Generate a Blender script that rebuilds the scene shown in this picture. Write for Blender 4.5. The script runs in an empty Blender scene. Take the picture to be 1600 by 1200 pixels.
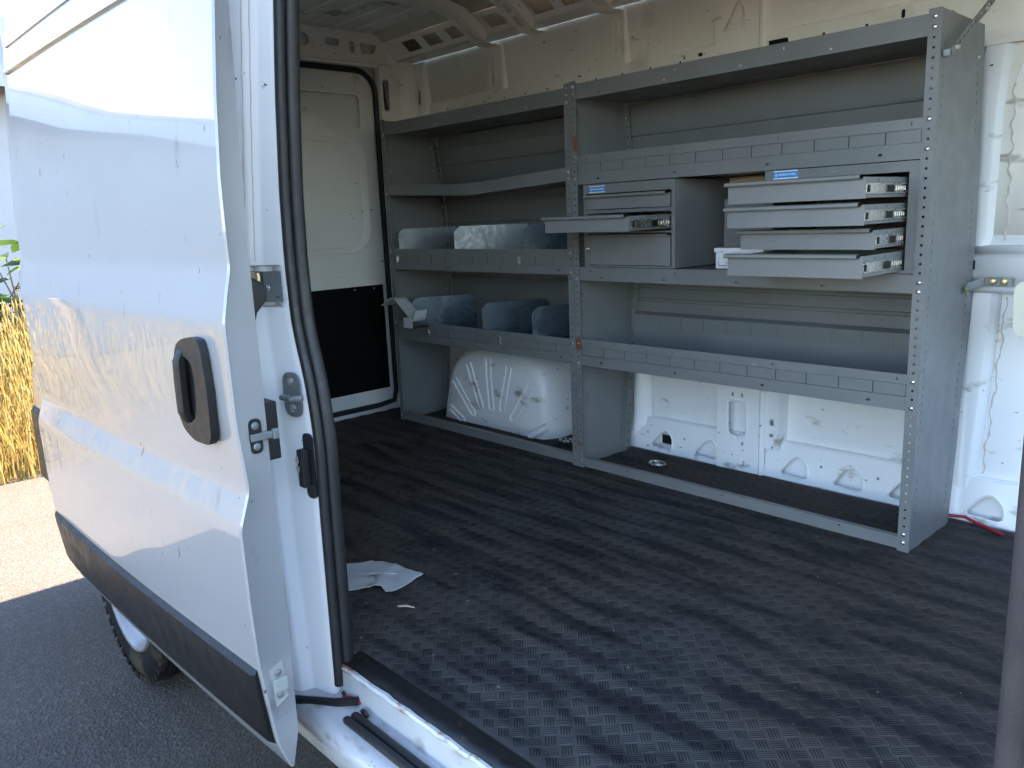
import bpy, math, random
import numpy as np
from mathutils import Vector, Matrix
from mathutils.geometry import tessellate_polygon

random.seed(7)
rng = np.random.default_rng(7)
SC = bpy.context.scene
COL = SC.collection
PI = math.pi

# ------------------------------------------------------------------ camera, sky, sun, exposure
# world: x along the van (+ towards its cab), y across it (0 = front of the shelving), z up (0 = cargo floor)
GROUND = -0.55
cam_data = bpy.data.cameras.new('camera')
cam = bpy.data.objects.new('camera', cam_data)
COL.objects.link(cam)
cam_data.sensor_fit = 'HORIZONTAL'
cam_data.sensor_width = 36.0
cam_data.lens = 36.0 * 1262.07 / 1600.0
cam_data.clip_start = 0.02
cam_data.clip_end = 2000.0
_r = Vector((0.68100582, 0.73119401, -0.03982943))
_u = Vector((-0.12167223, 0.16662063, 0.97848528))
_f = Vector((-0.72209898, 0.66150804, -0.20243562))
cam.matrix_world = Matrix(((_r.x, _u.x, -_f.x, 0.8606), (_r.y, _u.y, -_f.y, -2.3374),
                           (_r.z, _u.z, -_f.z, 1.0121), (0, 0, 0, 1)))
SC.camera = cam

SUN_EL = math.radians(60)
SUN_AZ = math.radians(6)            # from +y, a little towards +x
world = bpy.data.worlds.new('World')
SC.world = world
world.use_nodes = True
wn, wl = world.node_tree.nodes, world.node_tree.links
wn.clear()
wo = wn.new('ShaderNodeOutputWorld')
wb = wn.new('ShaderNodeBackground')
sky = wn.new('ShaderNodeTexSky')
sky.sky_type = 'NISHITA'
sky.sun_disc = False
sky.sun_elevation = SUN_EL
sky.sun_rotation = SUN_AZ
sky.air_density = 1.0
sky.dust_density = 0.3
sky.ozone_density = 1.0
# scattered fair-weather cloud over the whole sky
wtc = wn.new('ShaderNodeTexCoord')
wmp = wn.new('ShaderNodeMapping')
wmp.inputs['Scale'].default_value = (1.6, 1.6, 4.5)
wmp.inputs['Location'].default_value = (2.35, 0.4, 0.9)
wnz = wn.new('ShaderNodeTexNoise')
wnz.inputs['Scale'].default_value = 1.5
wnz.inputs['Detail'].default_value = 6
wnz.inputs['Roughness'].default_value = 0.55
wrp = wn.new('ShaderNodeValToRGB')
wrp.color_ramp.elements[0].position = 0.61
wrp.color_ramp.elements[1].position = 0.75
wmx = wn.new('ShaderNodeMix')
wmx.data_type = 'RGBA'
wl.new(wtc.outputs['Generated'], wmp.inputs['Vector'])
wl.new(wmp.outputs['Vector'], wnz.inputs['Vector'])
wl.new(wnz.outputs['Fac'], wrp.inputs['Fac'])
wl.new(wrp.outputs['Color'], wmx.inputs['Factor'])
wl.new(sky.outputs['Color'], wmx.inputs['A'])
wmx.inputs['B'].default_value = (12.0, 11.8, 11.5, 1)
wl.new(wmx.outputs['Result'], wb.inputs['Color'])
wb.inputs['Strength'].default_value = 0.085
wl.new(wb.outputs['Background'], wo.inputs['Surface'])

sun_data = bpy.data.lights.new('sun', 'SUN')
sun_data.energy = 5.0
sun_data.angle = math.radians(0.5)
sun_data.color = (1.0, 0.82, 0.62)
sun = bpy.data.objects.new('sun', sun_data)
COL.objects.link(sun)
_to = Vector((math.sin(SUN_AZ) * math.cos(SUN_EL), math.cos(SUN_AZ) * math.cos(SUN_EL), math.sin(SUN_EL)))
sun.rotation_euler = _to.to_track_quat('Z', 'Y').to_euler()
sun.location = (0, 6, 12)

SC.view_settings.view_transform = 'Standard'
SC.view_settings.look = 'None'
SC.view_settings.gamma = 1.0
SC.view_settings.use_curve_mapping = False
SC.view_settings.exposure = 3.9
SC.render.engine = 'CYCLES'
SC.cycles.use_denoising = True
SC.cycles.max_bounces = 14
SC.cycles.diffuse_bounces = 10
SC.cycles.glossy_bounces = 4
SC.cycles.caustics_reflective = False
SC.cycles.caustics_refractive = False


# ------------------------------------------------------------------ materials
def _nodes(name):
    m = bpy.data.materials.new(name)
    m.use_nodes = True
    nt = m.node_tree
    return m, nt.nodes, nt.links, nt.nodes['Principled BSDF']


def pmat(name, col, rough=0.5, metal=0.0, var=0.12, vscale=6.0, bump=0.0, bscale=60.0, coat=0.0,
         marks=(), rvar=0.1, stretch=(1, 1, 1), spec=0.5):
    """painted / moulded surface: base colour with slow drift, roughness drift, fine bump and wear marks.
    marks: (colour, scale, threshold, softness, (stretch xyz), roughness)"""
    m, n, l, b = _nodes(name)
    tc = n.new('ShaderNodeTexCoord')
    mp = n.new('ShaderNodeMapping')
    mp.inputs['Scale'].default_value = stretch
    l.new(tc.outputs['Object'], mp.inputs['Vector'])
    nz = n.new('ShaderNodeTexNoise')
    nz.inputs['Scale'].default_value = vscale
    nz.inputs['Detail'].default_value = 5
    l.new(mp.outputs['Vector'], nz.inputs['Vector'])
    mr = n.new('ShaderNodeMapRange')
    mr.inputs['From Min'].default_value = 0.3
    mr.inputs['From Max'].default_value = 0.7
    mr.inputs['To Min'].default_value = 1 - var
    mr.inputs['To Max'].default_value = 1 + var
    l.new(nz.outputs['Fac'], mr.inputs['Value'])
    mul = n.new('ShaderNodeMix')
    mul.data_type = 'RGBA'
    mul.blend_type = 'MULTIPLY'
    mul.inputs['Factor'].default_value = 1.0
    mul.inputs['A'].default_value = (*col, 1)
    l.new(mr.outputs['Result'], mul.inputs['B'])
    out = mul.outputs['Result']
    rr = n.new('ShaderNodeMapRange')
    rr.inputs['From Min'].default_value = 0.3
    rr.inputs['From Max'].default_value = 0.7
    rr.inputs['To Min'].default_value = max(0.02, rough - rvar)
    rr.inputs['To Max'].default_value = min(1.0, rough + rvar)
    nz2 = n.new('ShaderNodeTexNoise')
    nz2.inputs['Scale'].default_value = vscale * 3.1
    nz2.inputs['Detail'].default_value = 4
    l.new(mp.outputs['Vector'], nz2.inputs['Vector'])
    l.new(nz2.outputs['Fac'], rr.inputs['Value'])
    for i, (mc, ms, th, soft, st, mrough) in enumerate(marks):
        mm = n.new('ShaderNodeMapping')
        mm.inputs['Scale'].default_value = st
        mm.inputs['Location'].default_value = (3.1 * i + 1.7, 2.3 * i, 5.9 * i)
        mm.inputs['Rotation'].default_value = (0.13 * (i + 1), 0.09 * i, 0.11 * (i + 1))
        l.new(tc.outputs['Object'], mm.inputs['Vector'])
        mz = n.new('ShaderNodeTexNoise')
        mz.inputs['Scale'].default_value = ms
        mz.inputs['Detail'].default_value = 3
        mz.inputs['Roughness'].default_value = 0.6
        l.new(mm.outputs['Vector'], mz.inputs['Vector'])
        mk = n.new('ShaderNodeMapRange')
        mk.inputs['From Min'].default_value = th
        mk.inputs['From Max'].default_value = th + soft
        l.new(mz.outputs['Fac'], mk.inputs['Value'])
        mx = n.new('ShaderNodeMix')
        mx.data_type = 'RGBA'
        l.new(mk.outputs['Result'], mx.inputs['Factor'])
        l.new(out, mx.inputs['A'])
        mx.inputs['B'].default_value = (*mc, 1)
        out = mx.outputs['Result']
    l.new(out, b.inputs['Base Color'])
    l.new(rr.outputs['Result'], b.inputs['Roughness'])
    b.inputs['Metallic'].default_value = metal
    b.inputs['Specular IOR Level'].default_value = spec
    if coat:
        b.inputs['Coat Weight'].default_value = coat
        b.inputs['Coat Roughness'].default_value = 0.015
        b.inputs['Coat IOR'].default_value = 1.52
    if bump:
        bz = n.new('ShaderNodeTexNoise')
        bz.inputs['Scale'].default_value = bscale
        bz.inputs['Detail'].default_value = 3
        l.new(tc.outputs['Object'], bz.inputs['Vector'])
        bp = n.new('ShaderNodeBump')
        bp.inputs['Strength'].default_value = bump
        bp.inputs['Distance'].default_value = 0.004
        l.new(bz.outputs['Fac'], bp.inputs['Height'])
        l.new(bp.outputs['Normal'], b.inputs['Normal'])
    return m


DIRT = (0.20, 0.17, 0.13)
CHIP = (0.035, 0.032, 0.03)
MT = {}
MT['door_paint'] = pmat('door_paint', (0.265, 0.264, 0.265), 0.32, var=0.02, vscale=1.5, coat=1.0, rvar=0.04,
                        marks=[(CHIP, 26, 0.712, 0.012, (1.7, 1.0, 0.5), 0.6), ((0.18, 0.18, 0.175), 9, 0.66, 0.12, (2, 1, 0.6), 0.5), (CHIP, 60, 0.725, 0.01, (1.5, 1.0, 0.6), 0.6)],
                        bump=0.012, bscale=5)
MT['jamb_paint'] = pmat('jamb_paint', (0.70, 0.705, 0.71), 0.34, var=0.03, vscale=3, coat=0.35, rvar=0.06,
                        marks=[(CHIP, 30, 0.705, 0.02, (0.9, 1, 1.0), 0.6), ((0.5, 0.46, 0.38), 7, 0.68, 0.18, (1, 1, 0.35), 0.6)])
MT['cabin_paint'] = pmat('cabin_paint', (0.86, 0.825, 0.755), 0.42, var=0.05, vscale=3, rvar=0.1,  # white paint, tinted cream with the warm bounced light of the upper interior
                         marks=[(CHIP, 30, 0.70, 0.02, (0.7, 1, 1.5), 0.6), (DIRT, 9, 0.68, 0.1, (0.6, 1, 1.5), 0.7),
                                ((0.5, 0.45, 0.37), 4, 0.60, 0.25, (1, 1, 1), 0.6)])
MT['low_paint'] = pmat('low_paint', (0.83, 0.835, 0.84), 0.4, var=0.04, vscale=4, rvar=0.1,
                       marks=[(CHIP, 30, 0.712, 0.02, (0.6, 1, 1.6), 0.6), ((0.36, 0.33, 0.28), 11, 0.62, 0.12, (0.7, 1, 1.4), 0.7),
                              ((0.33, 0.14, 0.06), 20, 0.72, 0.03, (1, 1, 1), 0.8)])
MT['rear_paint'] = pmat('rear_paint', (0.80, 0.785, 0.755), 0.45, var=0.05, vscale=3, rvar=0.1,
                        marks=[(CHIP, 24, 0.71, 0.02, (1, 0.8, 1.5), 0.6), ((0.45, 0.40, 0.30), 5, 0.66, 0.15, (1, 1, 1), 0.7)])
MT['ceiling_paint'] = pmat('ceiling_paint', (0.76, 0.76, 0.74), 0.45, var=0.12, vscale=3,
                           marks=[((0.3, 0.3, 0.31), 5, 0.58, 0.1, (1, 1, 1), 0.5)])
MT['grey_steel'] = pmat('grey_steel', (0.175, 0.180, 0.178), 0.38, var=0.07, vscale=5, rvar=0.09, bump=0.05, bscale=500,
                        marks=[((0.28, 0.28, 0.275), 26, 0.725, 0.03, (0.6, 1, 1.4), 0.5), ((0.10, 0.10, 0.10), 8, 0.70, 0.12, (1, 1, 1), 0.6)])
MT['drawer_steel'] = pmat('drawer_steel', (0.205, 0.206, 0.204), 0.36, var=0.05, vscale=6, rvar=0.08, bump=0.05, bscale=500,
                          marks=[((0.30, 0.30, 0.295), 22, 0.73, 0.03, (0.6, 1, 1.4), 0.5)])
MT['rusty_steel'] = pmat('rusty_steel', (0.175, 0.180, 0.178), 0.42, var=0.07, vscale=5, rvar=0.09,
                         marks=[((0.20, 0.08, 0.04), 12, 0.60, 0.06, (1, 1, 0.7), 0.9)])
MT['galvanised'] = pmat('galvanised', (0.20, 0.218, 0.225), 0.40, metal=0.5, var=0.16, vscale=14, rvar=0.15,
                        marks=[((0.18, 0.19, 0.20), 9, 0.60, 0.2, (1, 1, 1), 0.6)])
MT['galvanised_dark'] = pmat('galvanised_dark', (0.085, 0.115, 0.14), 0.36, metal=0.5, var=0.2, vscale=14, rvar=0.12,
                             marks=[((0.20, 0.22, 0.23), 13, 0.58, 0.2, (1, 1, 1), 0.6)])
MT['zinc'] = pmat('zinc', (0.62, 0.61, 0.58), 0.28, metal=0.9, var=0.1, vscale=30)
MT['brass_zinc'] = pmat('brass_zinc', (0.62, 0.50, 0.28), 0.3, metal=0.9, var=0.15, vscale=30)
MT['black_plastic'] = pmat('black_plastic', (0.009, 0.009, 0.0095), 0.48, var=0.15, vscale=10, bump=0.15, bscale=900,
                           marks=[((0.022, 0.02, 0.018), 9, 0.66, 0.2, (1, 1, 1), 0.7)], spec=0.35)
MT['trim_plastic'] = pmat('trim_plastic', (0.007, 0.007, 0.0075), 0.46, var=0.10, vscale=8, bump=0.12, bscale=1100,
                          marks=[((0.014, 0.013, 0.012), 5, 0.66, 0.2, (1, 1, 1), 0.7)], spec=0.3)
MT['rubber'] = pmat('rubber', (0.013, 0.0135, 0.0145), 0.5, var=0.2, vscale=12,
                    marks=[((0.04, 0.037, 0.034), 30, 0.68, 0.1, (1, 1, 0.4), 0.8)])
MT['board_black'] = pmat('board_black', (0.002, 0.002, 0.0022), 0.8, var=0.2, vscale=10, spec=0.2)
MT['dark_void'] = pmat('dark_void', (0.012, 0.012, 0.013), 0.9, var=0.1, spec=0.2)
MT['cream_plastic'] = pmat('cream_plastic', (0.72, 0.69, 0.56), 0.45, var=0.04)
MT['wedge_plastic'] = pmat('wedge_plastic', (0.30, 0.32, 0.29), 0.4, var=0.04)
MT['card_white'] = pmat('card_white', (0.75, 0.76, 0.78), 0.6, var=0.04, vscale=20,
                        marks=[((0.35, 0.36, 0.38), 70, 0.70, 0.02, (1, 1, 1), 0.6)])
MT['card_beige'] = pmat('card_beige', (0.55, 0.47, 0.33), 0.7, var=0.06, vscale=20)
MT['trim_fabric'] = pmat('trim_fabric', (0.055, 0.044, 0.042), 0.8, var=0.2, vscale=14, bump=0.3, bscale=200)
MT['sealant'] = pmat('sealant', (0.58, 0.53, 0.47), 0.7, var=0.1, vscale=20)
MT['pale_steel'] = pmat('pale_steel', (0.55, 0.56, 0.57), 0.4, var=0.08, vscale=20)
MT['sheet_white'] = pmat('sheet_white', (0.42, 0.425, 0.42), 0.6, var=0.10, vscale=14,
                         marks=[((0.28, 0.26, 0.19), 18, 0.62, 0.12, (1, 1, 1), 0.8)])
MT['label_blue'] = pmat('label_blue', (0.03, 0.22, 0.62), 0.35, var=0.04)
MT['label_white'] = pmat('label_white', (0.78, 0.82, 0.86), 0.35, var=0.02)
MT['label_print'] = pmat('label_print', (0.62, 0.74, 0.88), 0.4, var=0.02)
MT['red_wire'] = pmat('red_wire', (0.30, 0.012, 0.03), 0.4, var=0.1, vscale=30)
MT['threshold'] = pmat('threshold', (0.009, 0.0095, 0.0105), 0.5, var=0.2, vscale=16, bump=0.3, bscale=40,
                       marks=[((0.12, 0.055, 0.03), 16, 0.68, 0.06, (1, 1, 1), 0.9), ((0.045, 0.04, 0.035), 7, 0.60, 0.2, (0.5, 1, 1), 0.8)])
MT['sill_paint'] = pmat('sill_paint', (0.36, 0.365, 0.37), 0.35, var=0.06, vscale=6, coat=0.3,
                        marks=[((0.12, 0.10, 0.08), 14, 0.57, 0.16, (0.5, 1, 1), 0.8), (CHIP, 34, 0.72, 0.03, (0.5, 1.2, 1), 0.8)])
MT['sill_edge'] = pmat('sill_edge', (0.46, 0.46, 0.46), 0.45, var=0.1, vscale=14,
                       marks=[((0.22, 0.10, 0.05), 18, 0.55, 0.08, (0.6, 1, 1), 0.9), (DIRT, 30, 0.6, 0.1, (1, 1, 1), 0.8)])
MT['tyre'] = pmat('tyre', (0.006, 0.006, 0.0065), 0.8, var=0.15, vscale=20,
                  marks=[((0.035, 0.027, 0.018), 6, 0.52, 0.12, (1, 1, 1), 0.9)], spec=0.12)
MT['rim'] = pmat('rim', (0.24, 0.235, 0.23), 0.35, metal=0.5, var=0.1, vscale=10,
                 marks=[((0.22, 0.18, 0.13), 9, 0.60, 0.15, (1, 1, 1), 0.8)])
MT['tail_red'] = pmat('tail_red', (0.35, 0.02, 0.02), 0.2, var=0.05, coat=0.6)
MT['siding'] = pmat('siding', (0.27, 0.275, 0.285), 0.5, var=0.05, vscale=1.2)
MT['white_trim'] = pmat('white_trim', (0.32, 0.325, 0.33), 0.5, var=0.03)
MT['roof_tile'] = pmat('roof_tile', (0.34, 0.22, 0.14), 0.8, var=0.2, vscale=3, bump=0.4, bscale=12)
MT['wood_pole'] = pmat('wood_pole', (0.17, 0.13, 0.10), 0.85, var=0.25, vscale=4, bump=0.5, bscale=25, stretch=(4, 4, 0.4))
MT['bark'] = pmat('bark', (0.13, 0.10, 0.07), 0.9, var=0.2, vscale=8, bump=0.4)


def glass_mat():
    m, n, l, b = _nodes('window_glass')
    tr = n.new('ShaderNodeBsdfTransparent')
    tr.inputs['Color'].default_value = (0.93, 0.96, 0.95, 1)
    gl = n.new('ShaderNodeBsdfGlossy')
    gl.inputs['Roughness'].default_value = 0.01
    fr = n.new('ShaderNodeFresnel')
    fr.inputs['IOR'].default_value = 1.45
    mx = n.new('ShaderNodeMixShader')
    l.new(fr.outputs['Fac'], mx.inputs['Fac'])
    l.new(tr.outputs['BSDF'], mx.inputs[1])
    l.new(gl.outputs['BSDF'], mx.inputs[2])
    l.new(mx.outputs['Shader'], n['Material Output'].inputs['Surface'])
    return m


MT['glass'] = glass_mat()


def leaf_mat(name, c1, c2, trans):
    m, n, l, b = _nodes(name)
    tc = n.new('ShaderNodeTexCoord')
    nz = n.new('ShaderNodeTexNoise')
    nz.inputs['Scale'].default_value = 4.0
    nz.inputs['Detail'].default_value = 4
    l.new(tc.outputs['Object'], nz.inputs['Vector'])
    rp = n.new('ShaderNodeValToRGB')
    rp.color_ramp.elements[0].position = 0.35
    rp.color_ramp.elements[1].position = 0.65
    rp.color_ramp.elements[0].color = (*c1, 1)
    rp.color_ramp.elements[1].color = (*c2, 1)
    l.new(nz.outputs['Fac'], rp.inputs['Fac'])
    l.new(rp.outputs['Color'], b.inputs['Base Color'])
    b.inputs['Roughness'].default_value = 0.6
    tr = n.new('ShaderNodeBsdfTranslucent')
    l.new(rp.outputs['Color'], tr.inputs['Color'])
    mx = n.new('ShaderNodeMixShader')
    mx.inputs['Fac'].default_value = trans
    l.new(b.outputs['BSDF'], mx.inputs[1])
    l.new(tr.outputs['BSDF'], mx.inputs[2])
    l.new(mx.outputs['Shader'], n['Material Output'].inputs['Surface'])
    return m


MT['dry_grass'] = leaf_mat('dry_grass', (0.28, 0.20, 0.06), (0.34, 0.27, 0.10), 0.5)
MT['green_leaf'] = leaf_mat('green_leaf', (0.022, 0.05, 0.010), (0.038, 0.07, 0.013), 0.4)


def asphalt_mat():
    m, n, l, b = _nodes('asphalt')
    tc = n.new('ShaderNodeTexCoord')
    a = n.new('ShaderNodeTexVoronoi')
    a.inputs['Scale'].default_value = 95
    l.new(tc.outputs['Object'], a.inputs['Vector'])
    z = n.new('ShaderNodeTexNoise')
    z.inputs['Scale'].default_value = 160
    z.inputs['Detail'].default_value = 4
    l.new(tc.outputs['Object'], z.inputs['Vector'])
    big = n.new('ShaderNodeTexNoise')
    big.inputs['Scale'].default_value = 1.3
    big.inputs['Detail'].default_value = 6
    l.new(tc.outputs['Object'], big.inputs['Vector'])
    rp = n.new('ShaderNodeValToRGB')
    e = rp.color_ramp.elements
    e[0].position, e[0].color = 0.30, (0.016, 0.0145, 0.0130, 1)
    e[1].position, e[1].color = 0.66, (0.034, 0.0285, 0.0235, 1)
    l.new(z.outputs['Fac'], rp.inputs['Fac'])
    st = n.new('ShaderNodeMapRange')          # pale stones in the mix
    st.inputs['From Min'].default_value = 0.70
    st.inputs['From Max'].default_value = 0.74
    sep = n.new('ShaderNodeSeparateColor')
    l.new(a.outputs['Color'], sep.inputs['Color'])
    l.new(sep.outputs['Red'], st.inputs['Value'])
    m1 = n.new('ShaderNodeMix')
    m1.data_type = 'RGBA'
    m1.inputs['B'].default_value = (0.045, 0.039, 0.034, 1)
    l.new(st.outputs['Result'], m1.inputs['Factor'])
    l.new(rp.outputs['Color'], m1.inputs['A'])
    br = n.new('ShaderNodeMapRange')
    br.inputs['From Min'].default_value = 0.3
    br.inputs['From Max'].default_value = 0.7
    br.inputs['To Min'].default_value = 0.82
    br.inputs['To Max'].default_value = 1.18
    l.new(big.outputs['Fac'], br.inputs['Value'])
    m2 = n.new('ShaderNodeMix')
    m2.data_type = 'RGBA'
    m2.blend_type = 'MULTIPLY'
    m2.inputs['Factor'].default_value = 1
    l.new(m1.outputs['Result'], m2.inputs['A'])
    l.new(br.outputs['Result'], m2.inputs['B'])
    l.new(m2.outputs['Result'], b.inputs['Base Color'])
    b.inputs['Roughness'].default_value = 0.85
    bp = n.new('ShaderNodeBump')
    bp.inputs['Strength'].default_value = 0.9
    bp.inputs['Distance'].default_value = 0.006
    l.new(a.outputs['Distance'], bp.inputs['Height'])
    l.new(bp.outputs['Normal'], b.inputs['Normal'])
    return m


MT['asphalt'] = asphalt_mat()


def mat_rubber(name, k):
    """black rubber matting with brown dust worn onto the ridges of the floor below (the ridges run along x)"""
    m, n, l, b = _nodes(name)
    tc = n.new('ShaderNodeTexCoord')
    wob = n.new('ShaderNodeTexNoise')
    wob.inputs['Scale'].default_value = 2.4
    wob.inputs['Detail'].default_value = 3
    l.new(tc.outputs['Object'], wob.inputs['Vector'])
    sx = n.new('ShaderNodeSeparateXYZ')
    l.new(tc.outputs['Object'], sx.inputs['Vector'])
    ph = n.new('ShaderNodeMath')
    ph.operation = 'MULTIPLY_ADD'
    ph.inputs[1].default_value = 2 * PI / 0.104
    l.new(sx.outputs['Y'], ph.inputs[0])
    wv = n.new('ShaderNodeMath')
    wv.operation = 'MULTIPLY'
    wv.inputs[1].default_value = 12.0
    l.new(wob.outputs['Fac'], wv.inputs[0])
    l.new(wv.outputs[0], ph.inputs[2])
    sn = n.new('ShaderNodeMath')
    sn.operation = 'SINE'
    l.new(ph.outputs[0], sn.inputs[0])
    mp = n.new('ShaderNodeMapping')
    mp.inputs['Scale'].default_value = (2.0, 8.0, 1)
    l.new(tc.outputs['Object'], mp.inputs['Vector'])
    bl = n.new('ShaderNodeTexNoise')
    bl.inputs['Scale'].default_value = 1.6
    bl.inputs['Detail'].default_value = 5
    bl.inputs['Roughness'].default_value = 0.6
    l.new(mp.outputs['Vector'], bl.inputs['Vector'])
    ad = n.new('ShaderNodeMath')
    ad.operation = 'MULTIPLY_ADD'
    ad.inputs[1].default_value = 0.075
    l.new(sn.outputs[0], ad.inputs[0])
    l.new(bl.outputs['Fac'], ad.inputs[2])
    fac = n.new('ShaderNodeMapRange')
    fac.interpolation_type = 'SMOOTHSTEP'
    fac.inputs['From Min'].default_value = 0.34
    fac.inputs['From Max'].default_value = 0.60
    l.new(ad.outputs[0], fac.inputs['Value'])
    dc = n.new('ShaderNodeTexNoise')
    dc.inputs['Scale'].default_value = 1.1
    l.new(tc.outputs['Object'], dc.inputs['Vector'])
    dcr = n.new('ShaderNodeValToRGB')
    e = dcr.color_ramp.elements
    e[0].position, e[0].color = 0.40, (0.066 * k, 0.063 * k, 0.059 * k, 1)
    e[1].position, e[1].color = 0.60, (0.078 * k, 0.061 * k, 0.049 * k, 1)
    l.new(dc.outputs['Fac'], dcr.inputs['Fac'])
    mx = n.new('ShaderNodeMix')
    mx.data_type = 'RGBA'
    mx.inputs['A'].default_value = (0.023 * k, 0.0228 * k, 0.0235 * k, 1)
    l.new(fac.outputs['Result'], mx.inputs['Factor'])
    l.new(dcr.outputs['Color'], mx.inputs['B'])
    sp = n.new('ShaderNodeTexNoise')
    sp.inputs['Scale'].default_value = 46
    sp.inputs['Detail'].default_value = 2
    l.new(tc.outputs['Object'], sp.inputs['Vector'])
    spr = n.new('ShaderNodeMapRange')
    spr.inputs['From Min'].default_value = 0.735
    spr.inputs['From Max'].default_value = 0.75
    l.new(sp.outputs['Fac'], spr.inputs['Value'])
    mx2 = n.new('ShaderNodeMix')
    mx2.data_type = 'RGBA'
    mx2.inputs['B'].default_value = (0.18, 0.17, 0.15, 1)
    l.new(spr.outputs['Result'], mx2.inputs['Factor'])
    l.new(mx.outputs['Result'], mx2.inputs['A'])
    l.new(mx2.outputs['Result'], b.inputs['Base Color'])
    rg = n.new('ShaderNodeMapRange')
    rg.inputs['To Min'].default_value = 0.55
    rg.inputs['To Max'].default_value = 0.75
    l.new(fac.outputs['Result'], rg.inputs['Value'])
    l.new(rg.outputs['Result'], b.inputs['Roughness'])
    b.inputs['Specular IOR Level'].default_value = 0.20
    return m


MT['mat_rubber'] = mat_rubber('mat_rubber', 1.0)
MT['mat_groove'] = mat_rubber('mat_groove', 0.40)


# ------------------------------------------------------------------ mesh helpers
class G:
    def __init__(s):
        s.v, s.f = [], []

    def add(s, vs, fs):
        o = len(s.v)
        s.v += [tuple(p) for p in vs]
        s.f += [tuple(i + o for i in f) for f in fs]
        return s

    def box(s, x0, x1, y0, y1, z0, z1):
        return s.add([(x0, y0, z0), (x1, y0, z0), (x1, y1, z0), (x0, y1, z0), (x0, y0, z1), (x1, y0, z1), (x1, y1, z1), (x0, y1, z1)],
                     [(0, 3, 2, 1), (4, 5, 6, 7), (0, 1, 5, 4), (1, 2, 6, 5), (2, 3, 7, 6), (3, 0, 4, 7)])

    def plate(s, outline, holes, o, U, V, t):
        """flat plate with real cut-outs; front face on o+u*U+v*V, thickness t behind it"""
        o, U, V = Vector(o), Vector(U), Vector(V)
        N = U.cross(V).normalized()
        loops = [outline] + list(holes)
        flat = [Vector((p[0], p[1], 0)) for lp in loops for p in lp]
        tris = tessellate_polygon([[Vector((p[0], p[1], 0)) for p in lp] for lp in loops])
        fr = [o + U * p.x + V * p.y for p in flat]
        bk = [p - N * t for p in fr]
        n = len(flat)
        fs = []
        for a, b, c in tris:
            ar = (flat[b] - flat[a]).cross(flat[c] - flat[a]).z
            if ar < 0:
                a, b, c = a, c, b
            fs.append((a, b, c))
            fs.append((a + n, c + n, b + n))
        k = 0
        for lp in loops:
            m = len(lp)
            for i in range(m):
                j = (i + 1) % m
                fs.append((k + i, k + i + n, k + j + n, k + j))
            k += m
        return s.add(fr + bk, fs)

    def tube(s, pts, r, n=8, cap=True):
        pts = [Vector(p) for p in pts]
        rs = r if isinstance(r, (list, tuple)) else [r] * len(pts)
        up = None
        vs, fs = [], []
        for i, p in enumerate(pts):
            d = (pts[min(i + 1, len(pts) - 1)] - pts[max(i - 1, 0)]).normalized()
            if up is None:
                up = Vector((0, 0, 1)) if abs(d.z) < 0.9 else Vector((1, 0, 0))
            a = d.cross(up).normalized()
            b = a.cross(d).normalized()
            up = b
            for k in range(n):
                t = 2 * PI * k / n
                vs.append(p + (a * math.cos(t) + b * math.sin(t)) * rs[i])
        for i in range(len(pts) - 1):
            for k in range(n):
                j = (k + 1) % n
                fs.append((i * n + k, i * n + j, (i + 1) * n + j, (i + 1) * n + k))
        if cap:
            fs.append(tuple(range(n))[::-1])
            fs.append(tuple((len(pts) - 1) * n + k for k in range(n)))
        return s.add(vs, fs)

    def sheet(s, rows):
        """rows: list of equal-length point lists"""
        m = len(rows[0])
        vs = [p for r in rows for p in r]
        fs = [(i * m + j, i * m + j + 1, (i + 1) * m + j + 1, (i + 1) * m + j) for i in range(len(rows) - 1) for j in range(m - 1)]
        return s.add(vs, fs)

    def dome(s, c, nrm, r, h, n=8):
        """low bolt head"""
        c, nrm = Vector(c), Vector(nrm).normalized()
        a = nrm.orthogonal().normalized()
        b = nrm.cross(a)
        vs, fs = [], []
        for rr, hh in ((1.0, 0.0), (0.95, 0.55), (0.6, 0.9)):
            for k in range(n):
                t = 2 * PI * k / n
                vs.append(c + (a * math.cos(t) + b * math.sin(t)) * r * rr + nrm * h * hh)
        vs.append(c + nrm * h)
        for i in range(2):
            for k in range(n):
                j = (k + 1) % n
                fs.append((i * n + k, i * n + j, (i + 1) * n + j, (i + 1) * n + k))
        for k in range(n):
            fs.append((2 * n + k, 2 * n + (k + 1) % n, 3 * n))
        return s.add(vs, fs)

    def lathe(s, c, prof, n=40):
        """about the y axis; prof = (radius, y)"""
        vs, fs = [], []
        m = len(prof)
        for k in range(n):
            t = 2 * PI * k / n
            for r, y in prof:
                vs.append((c[0] + r * math.cos(t), c[1] + y, c[2] + r * math.sin(t)))
        for k in range(n):
            j = (k + 1) % n
            for i in range(m - 1):
                fs.append((k * m + i, k * m + i + 1, j * m + i + 1, j * m + i))
        return s.add(vs, fs)


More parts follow.
